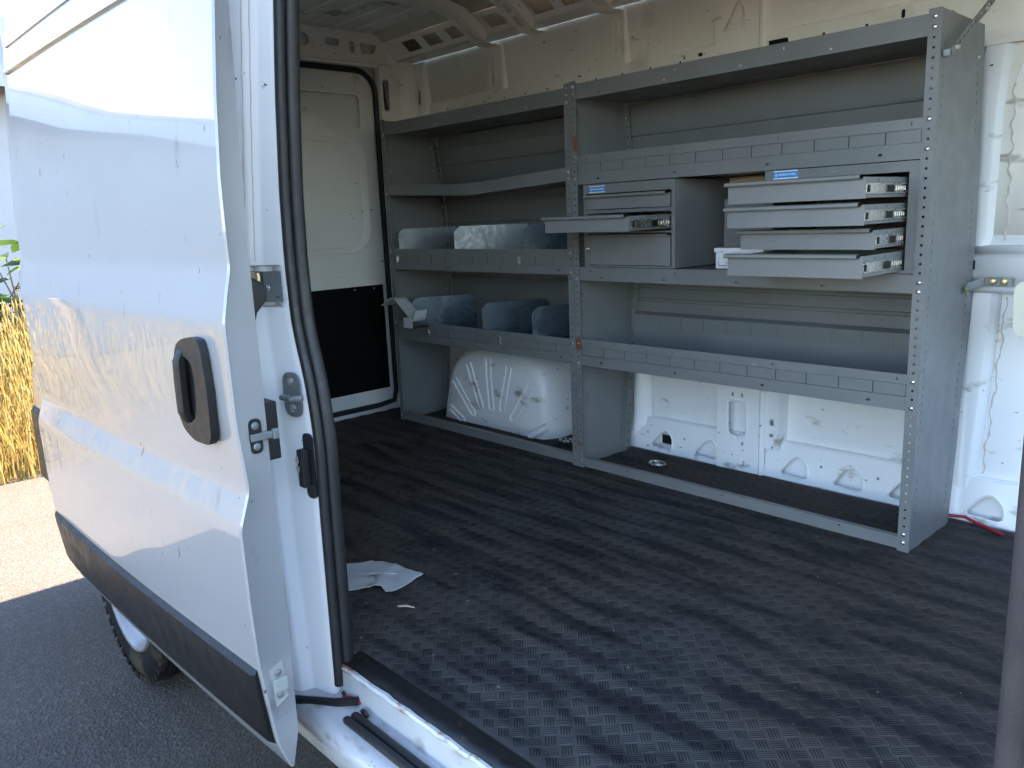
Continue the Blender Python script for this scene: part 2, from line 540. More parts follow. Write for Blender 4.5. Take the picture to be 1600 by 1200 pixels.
def put(name, g, mat, parent=None, smooth=False, bevel=0.0, solid=0.0, kind=None, label=None, cat=None, group=None, angle=40):
    me = bpy.data.meshes.new(name)
    me.from_pydata(g.v, [], g.f)
    me.materials.append(MT[mat])
    o = bpy.data.objects.new(name, me)
    COL.objects.link(o)
    if smooth:
        me.polygons.foreach_set('use_smooth', [True] * len(me.polygons))
        if hasattr(me, 'set_sharp_from_angle'):
            me.set_sharp_from_angle(angle=math.radians(angle))
    if solid:
        md = o.modifiers.new('solidify', 'SOLIDIFY')
        md.thickness = solid
        md.offset = 0
    if bevel:
        md = o.modifiers.new('bevel', 'BEVEL')
        md.width = bevel
        md.segments = 2
        md.limit_method = 'ANGLE'
        md.angle_limit = math.radians(35)
    if parent is not None:
        o.parent = parent
        if parent.type == 'EMPTY':
            o.matrix_parent_inverse = Matrix.Translation(-parent.location)
    tag(o, label, cat, group, kind)
    return o


def tag(o, label=None, cat=None, group=None, kind=None):
    if label:
        o['label'] = label
    if cat:
        o['category'] = cat
    if group:
        o['group'] = group
    if kind:
        o['kind'] = kind
    return o


def thing(name, loc, label, cat, group=None):
    o = bpy.data.objects.new(name, None)
    COL.objects.link(o)
    o.location = loc
    o.empty_display_size = 0.1
    return tag(o, label, cat, group)


def piece(name, me, parent, loc=(0, 0, 0), scale=None):
    """one more object on shared mesh data, under a mesh part that sits at the world origin"""
    o = bpy.data.objects.new(name, me)
    COL.objects.link(o)
    o.parent = parent
    o.location = loc
    if scale:
        o.scale = scale
    return o


def circ(cx, cy, r, n=8):
    return [(cx + r * math.cos(2 * PI * k / n), cy + r * math.sin(2 * PI * k / n)) for k in range(n)]


def rpoly(pts, r, n=4):
    """polygon with rounded corners"""
    out = []
    m = len(pts)
    for i in range(m):
        p, a, b = Vector(pts[i]), Vector(pts[i - 1]), Vector(pts[(i + 1) % m])
        da, db = (a - p), (b - p)
        rr = min(r, da.length * 0.45, db.length * 0.45)
        s, e = p + da.normalized() * rr, p + db.normalized() * rr
        for k in range(n + 1):
            t = k / n
            q = s * (1 - t) ** 2 + p * 2 * t * (1 - t) + e * t ** 2
            out.append((q.x, q.y))
    return out


def rect(x0, x1, y0, y1):
    return [(x0, y0), (x1, y0), (x1, y1), (x0, y1)]


def rrect(x0, x1, y0, y1, r, n=4):
    return rpoly(rect(x0, x1, y0, y1), r, n)


def slot(cx, cy, w, h, n=4):
    return rrect(cx - w / 2, cx + w / 2, cy - h / 2, cy + h / 2, min(w, h) * 0.49, n)


def interp(tab, z):
    if z <= tab[0][0]:
        return tab[0][1]
    for (a, ya), (b, yb) in zip(tab, tab[1:]):
        if z <= b:
            return ya + (yb - ya) * (z - a) / (b - a)
    return tab[-1][1]


def smooth_tab(tab, z, ease=0.02):
    """interp with the kinks eased"""
    return sum(interp(tab, z + d * ease) for d in (-1, -0.5, 0, 0.5, 1)) / 5


X_, Y_, Z_ = (1, 0, 0), (0, 1, 0), (0, 0, 1)

# ------------------------------------------------------------------ ground
g = G()
g.sheet([[(-300, -300, GROUND), (300, -300, GROUND)], [(-300, 300, GROUND), (300, 300, GROUND)]])
put('asphalt_ground', g, 'asphalt', kind='structure')

# ------------------------------------------------------------------ the van
van = thing('cargo_van', (-0.6, -0.56, GROUND), 'white high-roof cargo van with its sliding side door open, fitted with shelving', 'van')

SKIN = [(-0.12, 0.415), (0.13, 0.42), (0.9, 0.425), (1.12, 0.41), (1.5, 0.392), (1.6, 0.385), (1.83, 0.365), (1.95, 0.31), (2.02, 0.20), (2.05, 0.05)]
XR, XF = -2.93, 1.05               # rear end and start of the cab
zs = [-0.12, 0.0, 0.13, 0.45, 0.7, 0.9, 1.12, 1.3, 1.5, 1.6, 1.72, 1.83, 1.9, 1.95, 1.99, 2.02, 2.04, 2.05]
g = G()
g.sheet([[(x, interp(SKIN, z), z) for z in zs if z >= 0.9] for x in (XR, -2.0, -1.0, 0.0, XF)])
put('far_side_panel', g, 'cabin_paint', van, smooth=True, solid=0.003)
g = G()
g.sheet([[(x, interp(SKIN, z), z) for z in zs if z <= 0.9] for x in (XR, -2.0, -1.0, 0.0, XF)])
put('far_side_panel', g, 'low_paint', van, smooth=True, solid=0.003)
# roof skin
g = G()
g.sheet([[(x, 0.05 - 1.21 * k / 8, 2.05 + 0.02 * math.sin(PI * k / 8)) for k in range(9)] for x in (XR, -1.0, XF + 0.2)])
put('roof_panel', g, 'jamb_paint', van, smooth=True, solid=0.003)
# ceiling sheet with long pressed ribs
g = G()
prof = []
y = 0.17
while y > -1.29:
    prof += [(y, 1.962), (y - 0.09, 1.962), (y - 0.097, 1.954), (y - 0.117, 1.954)]
    y -= 0.124
prof.append((y, 1.962))
g.sheet([[(x, a, b) for a, b in prof] for x in (-2.86, 1.2)])
put('ceiling_panel', g, 'ceiling_paint', van, solid=0.002)
# cove along the far side: ledge, holed face, underside
g = G()
UV = Vector((0, -0.062, 0.085))
Lv = UV.length
Vn = UV / Lv
holes = []
for cx in (-2.61, -2.44, -2.265, -1.99, -1.70, -1.53, -1.20, -1.03, -0.6, -0.4, 0.0, 0.3):
    w = 0.058
    holes.append(rpoly([(cx - w + 0.012, 0.022), (cx + w + 0.012, 0.022), (cx + w - 0.012, 0.080), (cx - w - 0.012, 0.080)], 0.006, 2))
g.plate(rect(-2.83, 1.0, 0, Lv), holes, (0, 0.285, 1.832), X_, Vn, 0.003)
put('cove_panel', g, 'cabin_paint', van)
g = G()
g.sheet([[(x, 0.366, 1.818), (x, 0.345, 1.814), (x, 0.300, 1.822), (x, 0.2852, 1.833)] for x in (-2.83, 1.0)])
g.sheet([[(x, 0.2228, 1.918), (x, 0.20, 1.945), (x, 0.16, 1.966)] for x in (-2.83, 1.0)])
put('cove_ledge', g, 'cabin_paint', van, smooth=True, solid=0.003)


# roof bows, each a pressed channel with oval holes where it curves down to the wall
def roof_bow(x, w):
    g = G()
    a, b = Vector((x, 0.282, 1.806)), Vector((x, 0.135, 1.905))
    d = b - a
    L = d.length
    g.plate(rect(-w / 2, w / 2, 0, L), [slot(0, L * 0.27, w * 0.40, L * 0.34), slot(0, L * 0.74, w * 0.40, L * 0.34)], a, X_, d / L, 0.003)
    for s in (-1, 1):               # channel flanges up to the ceiling
        xe = x + s * w / 2
        g.sheet([[(xe, 0.282, 1.806), (xe, 0.135, 1.905), (xe, 0.02, 1.930), (xe, -1.2, 1.930)],
                 [(xe + s * 0.012, 0.30, 1.84), (xe + s * 0.012, 0.16, 1.93), (xe + s * 0.012, 0.03, 1.958), (xe + s * 0.012, -1.2, 1.958)]])
    g.sheet([[(x - w / 2, y, z) for y, z in ((0.135, 1.905), (0.10, 1.922), (0.02, 1.930), (-1.2, 1.930))],
             [(x + w / 2, y, z) for y, z in ((0.135, 1.905), (0.10, 1.922), (0.02, 1.930), (-1.2, 1.930))]])
    g.sheet([[(x - w / 2, 0.372, 1.800), (x - w / 2, 0.30, 1.800), (x - w / 2, 0.282, 1.806)], [(x + w / 2, 0.372, 1.800), (x + w / 2, 0.30, 1.800), (x + w / 2, 0.282, 1.806)]])
    put('roof_bow', g, 'cabin_paint', van, solid=0.002)


for x in (-2.13, -1.82, -1.385, -0.82, -0.2, 0.4):
    roof_bow(x, 0.085)

# belt rail above the shelving
g = G()
holes = []
for k in range(17):
    x = -2.639 + 0.1423 * k
    if not any(a < x < b for a, b in ((-0.93, -0.58), (-1.00, -0.95))):
        holes.append(circ(x, 1.562, 0.0058, 8))
holes += [rect(-0.994, -0.974, 1.570, 1.582), slot(-0.672, 1.563, 0.085, 0.024), slot(-0.25, 1.575, 0.012, 0.026)]
g.plate(rect(-2.73, 0.45, 1.44, 1.600), holes, (0, 0.370, 0), X_, Z_, 0.003)
g.sheet([[(x, 0.371, 1.5995), (x, 0.388, 1.612)] for x in (-2.73, 0.45)])
put('belt_rail', g, 'cabin_paint', van)
g = G().box(-2.72, 0.44, 0.376, 0.379, 1.52, 1.595)
put('rail_hole_shade', g, 'dark_void', van)  # dark strip added behind the rail holes so they read as shaded
for x0, x1 in ((-2.175, -2.085), (-1.425, -1.35), (-0.905, -0.74)):
    g = G().box(x0, x1, 0.3775, 0.380, 1.615, 1.80)
    put('post_hole_shade', g, 'ceiling_paint', van)  # grey backing added to shade what shows through the post holes
# small lower step in the rail at the corner of the triangular post
g = G().box(-0.945, -0.905, 0.360, 0.3695, 1.48, 1.575)
put('rail_joint', g, 'cabin_paint', van, bevel=0.003)
# wall posts
g = G()
g.plate(rect(-2.185, -2.075, 1.6005, 1.812), [slot(-2.137, 1.700, 0.030, 0.135), circ(-2.137, 1.79, 0.005, 6)], (0, 0.367, 0), X_, Z_, 0.003)
g.sheet([[(-2.0745, 0.368, z), (-2.066, 0.362, z), (-2.058, 0.368, z), (-2.05, 0.385, z)] for z in (1.6005, 1.812)])
g.sheet([[(-2.186, 0.385, z), (-2.1855, 0.368, z)] for z in (1.6005, 1.812)])
put('wall_post', g, 'cabin_paint', van)
g = G()
g.tube([(a, 0.366, b) for a, b in slot(-2.137, 1.700, 0.038, 0.143, 5)] + [(slot(-2.137, 1.700, 0.038, 0.143, 5)[0][0], 0.366, slot(-2.137, 1.700, 0.038, 0.143, 5)[0][1])], 0.0035, 6)
put('pressed_edge', g, 'cabin_paint', van, smooth=True)
g = G()
g.plate(rect(-1.432, -1.345, 1.6005, 1.835), [slot(-1.387, 1.706, 0.024, 0.125), slot(-1.387, 1.79, 0.008, 0.012)], (0, 0.367, 0), X_, Z_, 0.003)
g.sheet([[(-1.3445, 0.368, z), (-1.336, 0.361, z), (-1.328, 0.368, z), (-1.322, 0.387, z)] for z in (1.6005, 1.835)])
g.sheet([[(-1.433, 0.387, z), (-1.4325, 0.368, z)] for z in (1.6005, 1.835)])
put('wall_post', g, 'cabin_paint', van)
g = G()
sl = slot(-1.387, 1.706, 0.032, 0.133, 5)
g.tube([(a, 0.366, b) for a, b in sl + sl[:1]], 0.0032, 6)
put('pressed_edge', g, 'cabin_paint', van, smooth=True)
g = G()
tri = rpoly([(-0.818, 1.735), (-0.880, 1.632), (-0.788, 1.634), (-0.795, 1.70)], 0.014, 4)
g.plate(rect(-0.912, -0.735, 1.47, 1.84), [tri], (0, 0.358, 0), X_, Z_, 0.003)
g.sheet([[(-0.7345, 0.359, z), (-0.728, 0.352, z), (-0.716, 0.352, z), (-0.708, 0.362, z), (-0.704, 0.386, z)] for z in (1.47, 1.84)])
g.sheet([[(-0.916, 0.386, z), (-0.9125, 0.359, z)] for z in (1.47, 1.84)])
put('wall_post', g, 'cabin_paint', van)
g = G().tube([(-0.828, 0.384, 1.60), (-0.828, 0.384, 1.76)], 0.008, 8)
put('brake_pipe', g, 'cabin_paint', van, smooth=True)

# rear end: header, pillar, doors, exterior skin
g = G()
holes = [circ(-0.225, 1.892, 0.030, 12), slot(-0.068, 1.894, 0.078, 0.034), slot(0.045, 1.880, 0.030, 0.056),
         rpoly([(0.092, 1.905), (0.100, 1.852), (0.172, 1.862), (0.195, 1.905)], 0.008, 2),
         circ(-0.13, 1.872, 0.005, 6), circ(-0.175, 1.865, 0.004, 6), circ(0.075, 1.852, 0.004, 6)]
g.plate(rect(-1.33, 0.245, 1.815, 1.958), holes, (-2.83, 0, 0), Y_, Z_, 0.003)
g.sheet([[(-2.83, y, 1.8145), (-2.812, y, 1.806), (-2.815, y, 1.792), (-2.838, y, 1.784)] for y in (-1.33, 0.20)])
put('rear_header', g, 'cabin_paint', van)
g = G().box(-2.868, -2.862, -1.50, 0.412, -0.10, 2.045)
put('rear_skin', g, 'jamb_paint', van)
g = G()                              # rounded gusset where header meets pillar and cove
g.sheet([[(-2.83, 0.2455, 1.815), (-2.83, 0.2455, 1.958)], [(-2.80, 0.30, 1.80), (-2.80, 0.29, 1.92)], [(-2.74, 0.345, 1.795), (-2.74, 0.30, 1.86)]])
put('corner_gusset', g, 'cabin_paint', van, smooth=True)
g = G()
g.plate([(0.178, 0.0), (0.41, 0.0), (0.41, 1.5), (0.36, 1.82), (0.178, 1.80)], [slot(0.212, 1.655, 0.036, 0.150), circ(0.205, 1.555, 0.003, 6), circ(0.235, 1.57, 0.003, 6)],
        (-2.80, 0, 0), Y_, Z_, 0.003)
g.sheet([[(-2.801, 0.1775, z), (-2.835, 0.172, z)] for z in (0, 1.8)])
put('rear_pillar', g, 'cabin_paint', van)
g = G()
sl = slot(0.212, 1.655, 0.046, 0.160, 5)
g.tube([(-2.798, a, b) for a, b in sl + sl[:1]], 0.004, 6)
put('pressed_edge', g, 'cabin_paint', van, smooth=True)
g = G().tube([(-2.808, 0.200, 1.72), (-2.806, 0.204, 1.67), (-2.808, 0.212, 1.585)], 0.007, 6)
put('door_strap', g, 'rubber', van, smooth=True)
g = G()                               # slim post between rear pillar and first wall panel
g.plate(rect(-2.72, -2.655, 1.50, 1.81), [slot(-2.700, 1.64, 0.018, 0.075)], (0, 0.352, 0), X_, Z_, 0.003)
g.sheet([[(-2.7205, 0.353, z), (-2.735, 0.345, z), (-2.75, 0.330, z), (-2.765, 0.340, z), (-2.798, 0.30, z)] for z in (1.50, 1.81)])
g.sheet([[(-2.6545, 0.353, z), (-2.648, 0.358, z), (-2.640, 0.388, z)] for z in (1.50, 1.81)])
put('corner_post', g, 'cabin_paint', van)


def rear_leaf(y0, y1, sgn):
    """one rear door leaf seen from inside; sgn=+1 the hinge side is at y1"""
    g = G()
    a, b = (y0, y1)
    inset = 0.05
    win = rrect(a + 0.06, b - 0.085, 1.487, 1.650, 0.03)
    big = rrect(a + 0.05, b - 0.075, 0.868, 1.440, 0.13, 8)
    g.plate(rect(a, b, 0.03, 1.765), [win, big, circ(b - 0.035, 1.43, 0.006, 6), circ(b - 0.04, 0.80, 0.004, 6), circ(b - 0.20, 0.775, 0.004, 6)], (-2.838, 0, 0), Y_, Z_, 0.004)
    o = put('rear_door', g, 'rear_paint', van)
    g = G()
    g.plate(rrect(a + 0.055, b - 0.080, 1.482, 1.655, 0.035), [], (-2.857, 0, 0), Y_, Z_, 0.003)
    put('window_blank', g, 'ceiling_paint', o)
    # dished panel: step then flat
    g = G()
    r0 = rrect(a + 0.05, b - 0.075, 0.868, 1.440, 0.13, 8)
    r1 = rrect(a + 0.066, b - 0.091, 0.884, 1.424, 0.12, 8)
    r2 = rrect(a + 0.075, b - 0.100, 0.893, 1.415, 0.115, 8)
    g.sheet([[(-2.840, p[0], p[1]) for p in r + r[:1]] if i == 0 else [(xx, p[0], p[1]) for p in r + r[:1]]
             for i, (r, xx) in enumerate(((r0, -2.840), (r1, -2.846), (r2, -2.853)))])
    g.plate(r2, [], (-2.853, 0, 0), Y_, Z_, 0.002)
    put('dished_panel', g, 'rear_paint', o)
    for lp in (rrect(a + 0.055, b - 0.080, 1.482, 1.655, 0.033), rrect(a + 0.044, b - 0.069, 0.862, 1.446, 0.133, 8)):
        g = G().tube([(-2.8385, p[0], p[1]) for p in lp + lp[:1]], 0.0045, 6)
        put('pressed_edge', g, 'cabin_paint', o, smooth=True)
    g = G().box(-2.8375, -2.828, a + 0.04, b - 0.022, 0.118, 0.684)
    put('kick_board', g, 'board_black', o, bevel=0.002)
    g = G()
    for yy in (b - 0.08, b - 0.20, a + 0.1):
        g.dome((-2.828, yy, 0.668), X_, 0.006, 0.004)
    put('board_screws', g, 'zinc', o, kind='stuff')
    return o


rear_leaf(-0.56, 0.150, 1)
rear_leaf(-1.27, -0.564, -1)
g = G()
arc = [(0.165 - 0.115 * (1 - math.sin(t)), 1.772 - 0.115 * (1 - math.cos(t))) for t in [PI / 2 * k / 6 for k in range(7)]]
path = [(-2.83, -1.25, 1.772), (-2.83, -0.4, 1.772)] + [(-2.83, a, b) for a, b in arc] + [(-2.83, 0.164, 1.2), (-2.83, 0.166, 0.6), (-2.83, 0.168, 0.10), (-2.83, 0.15, 0.04), (-2.83, 0.05, 0.028), (-2.83, -1.2, 0.028)]
g.tube(path, 0.0145, 8)
put('rear_door_seal', g, 'rubber', van, smooth=True)

# floor pan and inner wheel housing
g = G().box(-2.86, 0.95, -1.485, 0.412, -0.085, -0.012)
put('floor_pan', g, 'low_paint', van)


def wheel_house(cx, y_in, y_wall, name, ribs):
    g = G()
    rows = []
    sgn = 1 if y_wall > y_in else -1
    hw, hh = 0.405, 0.405

    def ring(sc_, y, lift):
        pts = []
        for k in range(41):
            t = PI * k / 40
            c, s = math.cos(t), math.sin(t)
            n = 4.2
            x = -math.copysign(abs(c) ** (2 / n), c) * hw * sc_
            z = abs(s) ** (2 / n) * hh * (1 - (1 - sc_) * 0.9) - 0.0
            pts.append((cx + x + (0.10 * (z / hh) if ribs and x < 0 else -0.0), y, z))
        return pts
    for sc_, dy in ((0.60, 0.0), (0.86, 0.006), (0.915, 0.018), (0.955, 0.04), (0.985, 0.075), (1.0, 0.12), (1.0, abs(y_wall - y_in))):
        rows.append(ring(sc_, y_in + sgn * dy, 0))
    g.sheet(rows)
    r0 = rows[0]
    g.add(r0, [tuple(range(len(r0)))])
    o = put(name, g, 'low_paint', van, smooth=True, angle=60)
    if ribs:
        # pressed fan of ribs on the face
        base = Vector((cx + 0.03, y_in - 0.0005, -0.12))
        for k, (ang, r0_, r1_, w) in enumerate(((152, 0.27, 0.38, 0.030), (131, 0.235, 0.44, 0.034), (112, 0.24, 0.46, 0.034), (93, 0.225, 0.47, 0.034), (74, 0.24, 0.46, 0.034), (54, 0.24, 0.45, 0.036), (27, 0.29, 0.42, 0.030))):
            t = math.radians(ang)
            d = Vector((math.cos(t), 0, math.sin(t)))
            e = Vector((-math.sin(t), 0, math.cos(t)))
            pts = []
            for q in range(9):
                a = PI * q / 8
                pts.append(base + d * (r0_ - math.sin(a) * w / 2) + e * (math.cos(a) * w / 2))
            p0 = base + d * r1_ + e * w / 2
            p1 = base + d * r1_ - e * w / 2
            g = G().tube([p0] + pts + [p1], 0.0055, 6)
            put('pressed_rib', g, 'low_paint', o, smooth=True)
    return o


wheel_house(-2.065, 0.182, 0.42, 'wheel_arch', True)
wheel_house(-2.065, -1.24, -1.49, 'wheel_arch', False)

# lower wall under the shelving: pressed sill with triangular recesses, post with a rectangular hole
Wd = Vector((0, 0.030, 0.135)).normalized()
Wl = Vector((0, 0.030, 0.135)).length
holes = []
for cx in (-1.165, -0.945, -0.560, -0.355, -0.160, 0.085):
    holes.append(rpoly([(cx - 0.058, 0.022), (cx + 0.052, 0.016), (cx + 0.046, 0.066), (cx + 0.012, 0.096), (cx - 0.022, 0.074)], 0.018, 4))
for cx in (-1.245, -1.055, -0.46, -0.255):
    holes.append(circ(cx, 0.075, 0.0055, 6))
g = G()
g.plate(rect(-1.34, 0.45, 0, Wl), holes, (0, 0.366, 0.002), X_, Wd, 0.003)
g.sheet([[(x, 0.3965, 0.1373), (x, 0.402, 0.142), (x, 0.4165, 0.143)] for x in (-1.34, 0.45)])
put('lower_wall_panel', g, 'low_paint', van, smooth=True, angle=20)
g = G()
for cx in (-1.165, -0.945, -0.560, -0.355, -0.160, 0.085):   # rolled rims of the recesses
    lp = rpoly([(cx - 0.063, 0.020), (cx + 0.056, 0.013), (cx + 0.050, 0.069), (cx + 0.012, 0.101), (cx - 0.025, 0.077)], 0.02, 4)
    pts = [Vector((a, 0.366, 0.002)) + Wd * b + Vector((0, -0.0005, 0)) for a, b in lp]
    g.tube(pts[8:] + pts[:6], 0.0035, 6)
put('pressed_edges', g, 'low_paint', van, smooth=True, kind='stuff')
g = G().box(-1.178, -1.128, 0.393, 0.400, 0.035, 0.072)
put('drain_plate', g, 'dark_void', van)
g = G()
holes = [rpoly([(-0.832, 0.15), (-0.795, 0.135), (-0.757, 0.152), (-0.757, 0.275), (-0.832, 0.275)], 0.010, 3), rect(-0.818, -0.810, 0.298, 0.312), rect(-0.778, -0.770, 0.298, 0.312),
         rect(-0.776, -0.764, 0.108, 0.120), circ(-0.875, 0.35, 0.005, 6), circ(-0.872, 0.14, 0.005, 6), slot(-0.762, 0.035, 0.010, 0.020)]
g.plate([(-0.885, 0.0), (-0.70, 0.0), (-0.70, 0.46), (-0.915, 0.46), (-0.885, 0.30)], holes, (0, 0.356, 0), X_, Z_, 0.003)
g.sheet([[(-0.6995, 0.357, z), (-0.692, 0.350, z), (-0.684, 0.357, z), (-0.680, 0.366, z)] for z in (0.0, 0.46)])
g.sheet([[(-0.887, 0.372, z), (-0.8855, 0.357, z)] for z in (0.0, 0.46)])
put('middle_post', g, 'low_paint', van, smooth=True, angle=25)
g = G()
rp_ = rpoly([(-0.838, 0.146), (-0.795, 0.128), (-0.751, 0.148), (-0.751, 0.281), (-0.838, 0.281)], 0.012, 3)
g.tube([(a, 0.355, b) for a, b in rp_ + rp_[:1]], 0.0032, 6)
put('pressed_edge', g, 'low_paint', van, smooth=True)
g = G()
holes = [slot(-0.652, 0.215, 0.016, 0.024), rect(-0.659, -0.646, 0.158, 0.171), circ(-0.648, 0.118, 0.005, 6), circ(-0.648, 0.375, 0.005, 6)]
g.plate([(-0.6795, 0.11), (-0.625, 0.11), (-0.620, 0.34), (-0.600, 0.40), (-0.600, 0.46), (-0.6795, 0.46)], holes, (0, 0.366, 0), X_, Z_, 0.003)
g.sheet([[(-0.6245, 0.3665, 0.11), (-0.6195, 0.3665, 0.34), (-0.599, 0.3665, 0.46)], [(-0.618, 0.418, 0.11), (-0.614, 0.418, 0.34), (-0.594, 0.418, 0.46)]])
put('post_flange', g, 'low_paint', van)
g = G()                                # slanted brace at the left of the bay
g.sheet([[(-1.345, 0.352, 0.0), (-1.315, 0.37, 0.10), (-1.315, 0.38, 0.46)], [(-1.27, 0.380, 0.10), (-1.265, 0.39, 0.2), (-1.262, 0.40, 0.46)], [(-1.24, 0.412, 0.10), (-1.25, 0.415, 0.2), (-1.25, 0.417, 0.46)]])
put('wall_brace', g, 'low_paint', van, smooth=True)

# wall in front of the shelving (right of the picture): ridge post, belt channel, panels
PX = [(0.0, 0.012), (0.30, 0.030), (0.60, 0.045), (0.74, 0.048)]
g = G()
rows = []
for z in (0.10, 0.20, 0.35, 0.5, 0.62, 0.71, 0.728):
    dx = interp(PX, z)
    rows.append([(dx - 0.060, 0.410, z), (dx - 0.050, 0.390, z), (dx - 0.006, 0.386, z), (dx + 0.001, 0.388, z), (dx + 0.016, 0.402, z), (dx + 0.022, 0.418, z)])
g.sheet(rows)
rows = []
for z, dx in ((0.868, 0.012), (0.90, 0.020), (1.1, 0.026), (1.25, 0.030), (1.34, 0.036), (1.42, 0.046), (1.46, 0.054)):
    yy = interp(SKIN, z) - 0.42
    rows.append([(dx - 0.070, 0.410 + yy, z), (dx - 0.060, 0.402 + yy, z), (dx - 0.012, 0.399 + yy, z), (dx - 0.005, 0.401 + yy, z), (dx + 0.006, 0.410 + yy, z), (dx + 0.012, 0.420 + yy, z)])
g.sheet(rows)
put('ridge_post', g, 'low_paint', van, smooth=True, angle=22)
g = G()
pr_ = [(0.412, 0.728), (0.384, 0.730), (0.372, 0.736), (0.372, 0.745), (0.380, 0.750), (0.380, 0.772), (0.372, 0.780), (0.370, 0.835), (0.374, 0.842), (0.392, 0.846), (0.396, 0.866), (0.415, 0.870)]
g.sheet([[(x, a, b) for a, b in pr_] for x in (-0.02, 0.6)])
put('belt_channel', g, 'low_paint', van, smooth=True, angle=25, solid=0.002)
g = G().box(-0.012, 0.004, 0.3665, 0.369, 0.800, 0.828)
put('channel_hole', g, 'dark_void', van)
# sealant beads down the panel joints
g = G()
pts = [(0.066 + 0.004 * math.sin(z * 61) + 0.003 * math.sin(z * 143), interp(SKIN, z) - 0.003, z) for z in np.linspace(0.885, 1.33, 40)]
g.tube(pts, [0.0015 + 0.004 * random.random() ** 2 for _ in pts], 6)
pts = [(interp(PX, z) + 0.034 + 0.004 * math.sin(z * 47) + 0.002 * math.sin(z * 121), interp(SKIN, z) - 0.003, z) for z in np.linspace(0.15, 0.715, 44)]
g.tube(pts, [0.001 + 0.003 * random.random() ** 2 for _ in pts], 6)
put('sealant_bead', g, 'sealant', van, smooth=True)
g = G()
pts = [(0.10 + dx, interp(SKIN, z) - 0.004, z) for z, dx in ((1.335, -0.034), (1.38, -0.018), (1.43, 0.012), (1.46, 0.04))]
g.tube(pts, 0.003, 6)
put('pressed_edge', g, 'low_paint', van, smooth=True)
g = G()
cp = rpoly([(0.166, 0.630), (0.40, 0.62), (0.40, 0.80), (0.180, 0.785), (0.160, 0.765)], 0.03, 5)
g.plate(cp, [], (0.0, 0.20, 0), X_, Z_, 0.05)
put('cream_cover', g, 'cream_plastic', van, bevel=0.006, label='cream plastic cover at the right edge, by the wall')
g = G().box(0.20, 0.34, 0.25, 0.40, 0.66, 0.75)
put('cover_bracket', g, 'dark_void', van)
# tie-down rings let into the floor
for (x, y) in ((-1.063, 0.205), (-1.585, 0.222)):
    g = G()
    g.tube([(x + 0.034 * math.cos(t), y + 0.026 * math.sin(t), 0.012) for t in [2 * PI * k / 18 for k in range(19)]], 0.0045, 6)
    g.dome((x, y, 0.006), Z_, 0.014, 0.008, 10)
    put('tie_down_ring', g, 'zinc', van, smooth=True)

# near side: outer skin behind the door opening, with the wheel cut-out and rounded rear corner
BODY = [(-0.16, -1.555), (-0.10, -1.578), (0.0, -1.590), (0.40, -1.590), (0.46, -1.584), (0.53, -1.570), (0.84, -1.576), (0.94, -1.556), (1.10, -1.556), (1.40, -1.535), (1.85, -1.49), (1.95, -1.43), (2.02, -1.32), (2.05, -1.16)]
zb = [-0.16, -0.10, 0.0, 0.2, 0.40, 0.46, 0.53, 0.7, 0.84, 0.94, 1.10, 1.40, 1.6, 1.85, 1.95, 2.02, 2.05]
rows = []
WX, WZ, WR = -2.02, -0.21, 0.40
for x in list(np.linspace(-2.93, -2.84, 5)) + [-2.6] + list(np.linspace(-2.42, -1.62, 17)) + [-1.3, -1.0, -0.872]:
    zlow = -0.16
    if abs(x - WX) < WR:
        zlow = max(-0.16, WZ + math.sqrt(WR ** 2 - (x - WX) ** 2))
    inn = 0.0
    if x < -2.84:
        c = (-2.84 - x) / 0.09
        inn = 0.09 * (1 - math.sqrt(max(0.0, 1 - c * c)))
    rows.append([(x, interp(BODY, max(z, zlow)) + inn, max(z, zlow)) for z in zb])
g = G().sheet(rows)
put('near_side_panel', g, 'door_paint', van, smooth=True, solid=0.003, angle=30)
g = G()
for x0, x1 in ((-2.915, -2.40), ):
    g.sheet([[(x, interp(BODY, z) - d + (0.02 if x < -2.9 else 0), z) for z, d in ((0.02, 0.0), (0.03, 0.012), (0.31, 0.014), (0.33, 0.0))] for x in (x0, x0 + 0.04, x1)])
put('rub_strip', g, 'trim_plastic', van, smooth=True, solid=0.003)
g = G()
g.sheet([[(-2.931, -1.50, z), (-2.945, -1.44, z), (-2.945, 0.3, z), (-2.93, 0.40, z)] for z in (-0.16, 0.4, 0.9, 1.4, 1.9, 2.03)])
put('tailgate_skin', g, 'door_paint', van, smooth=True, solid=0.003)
g = G().box(-3.05, -2.95, -1.52, 0.40, -0.22, 0.0)
put('rear_bumper', g, 'black_plastic', van, bevel=0.02)
g = G().box(-2.85, -0.76, -1.492, -1.488, 0.0, 1.95)
put('near_inner_panel', g, 'cabin_paint', van)
g = G()                                   # over the side door opening and forward of it
g.sheet([[(x, interp(BODY, z), z) for z in (1.76, 1.85, 1.95, 2.02, 2.05)] for x in (-0.872, 0.75)])
g.sheet([[(x, -1.47, z) for z in (1.76, 1.96)] for x in (-0.87, 0.75)])
g.sheet([[(x, y, 1.76) for y in (-1.505, -1.47)] for x in (-0.872, 0.75)])
put('door_header', g, 'jamb_paint', van, smooth=True, solid=0.003)
# underbody
g = G().box(-2.8, 0.9, -1.36, 0.25, -0.20, -0.12)
put('underbody', g, 'dark_void', van)

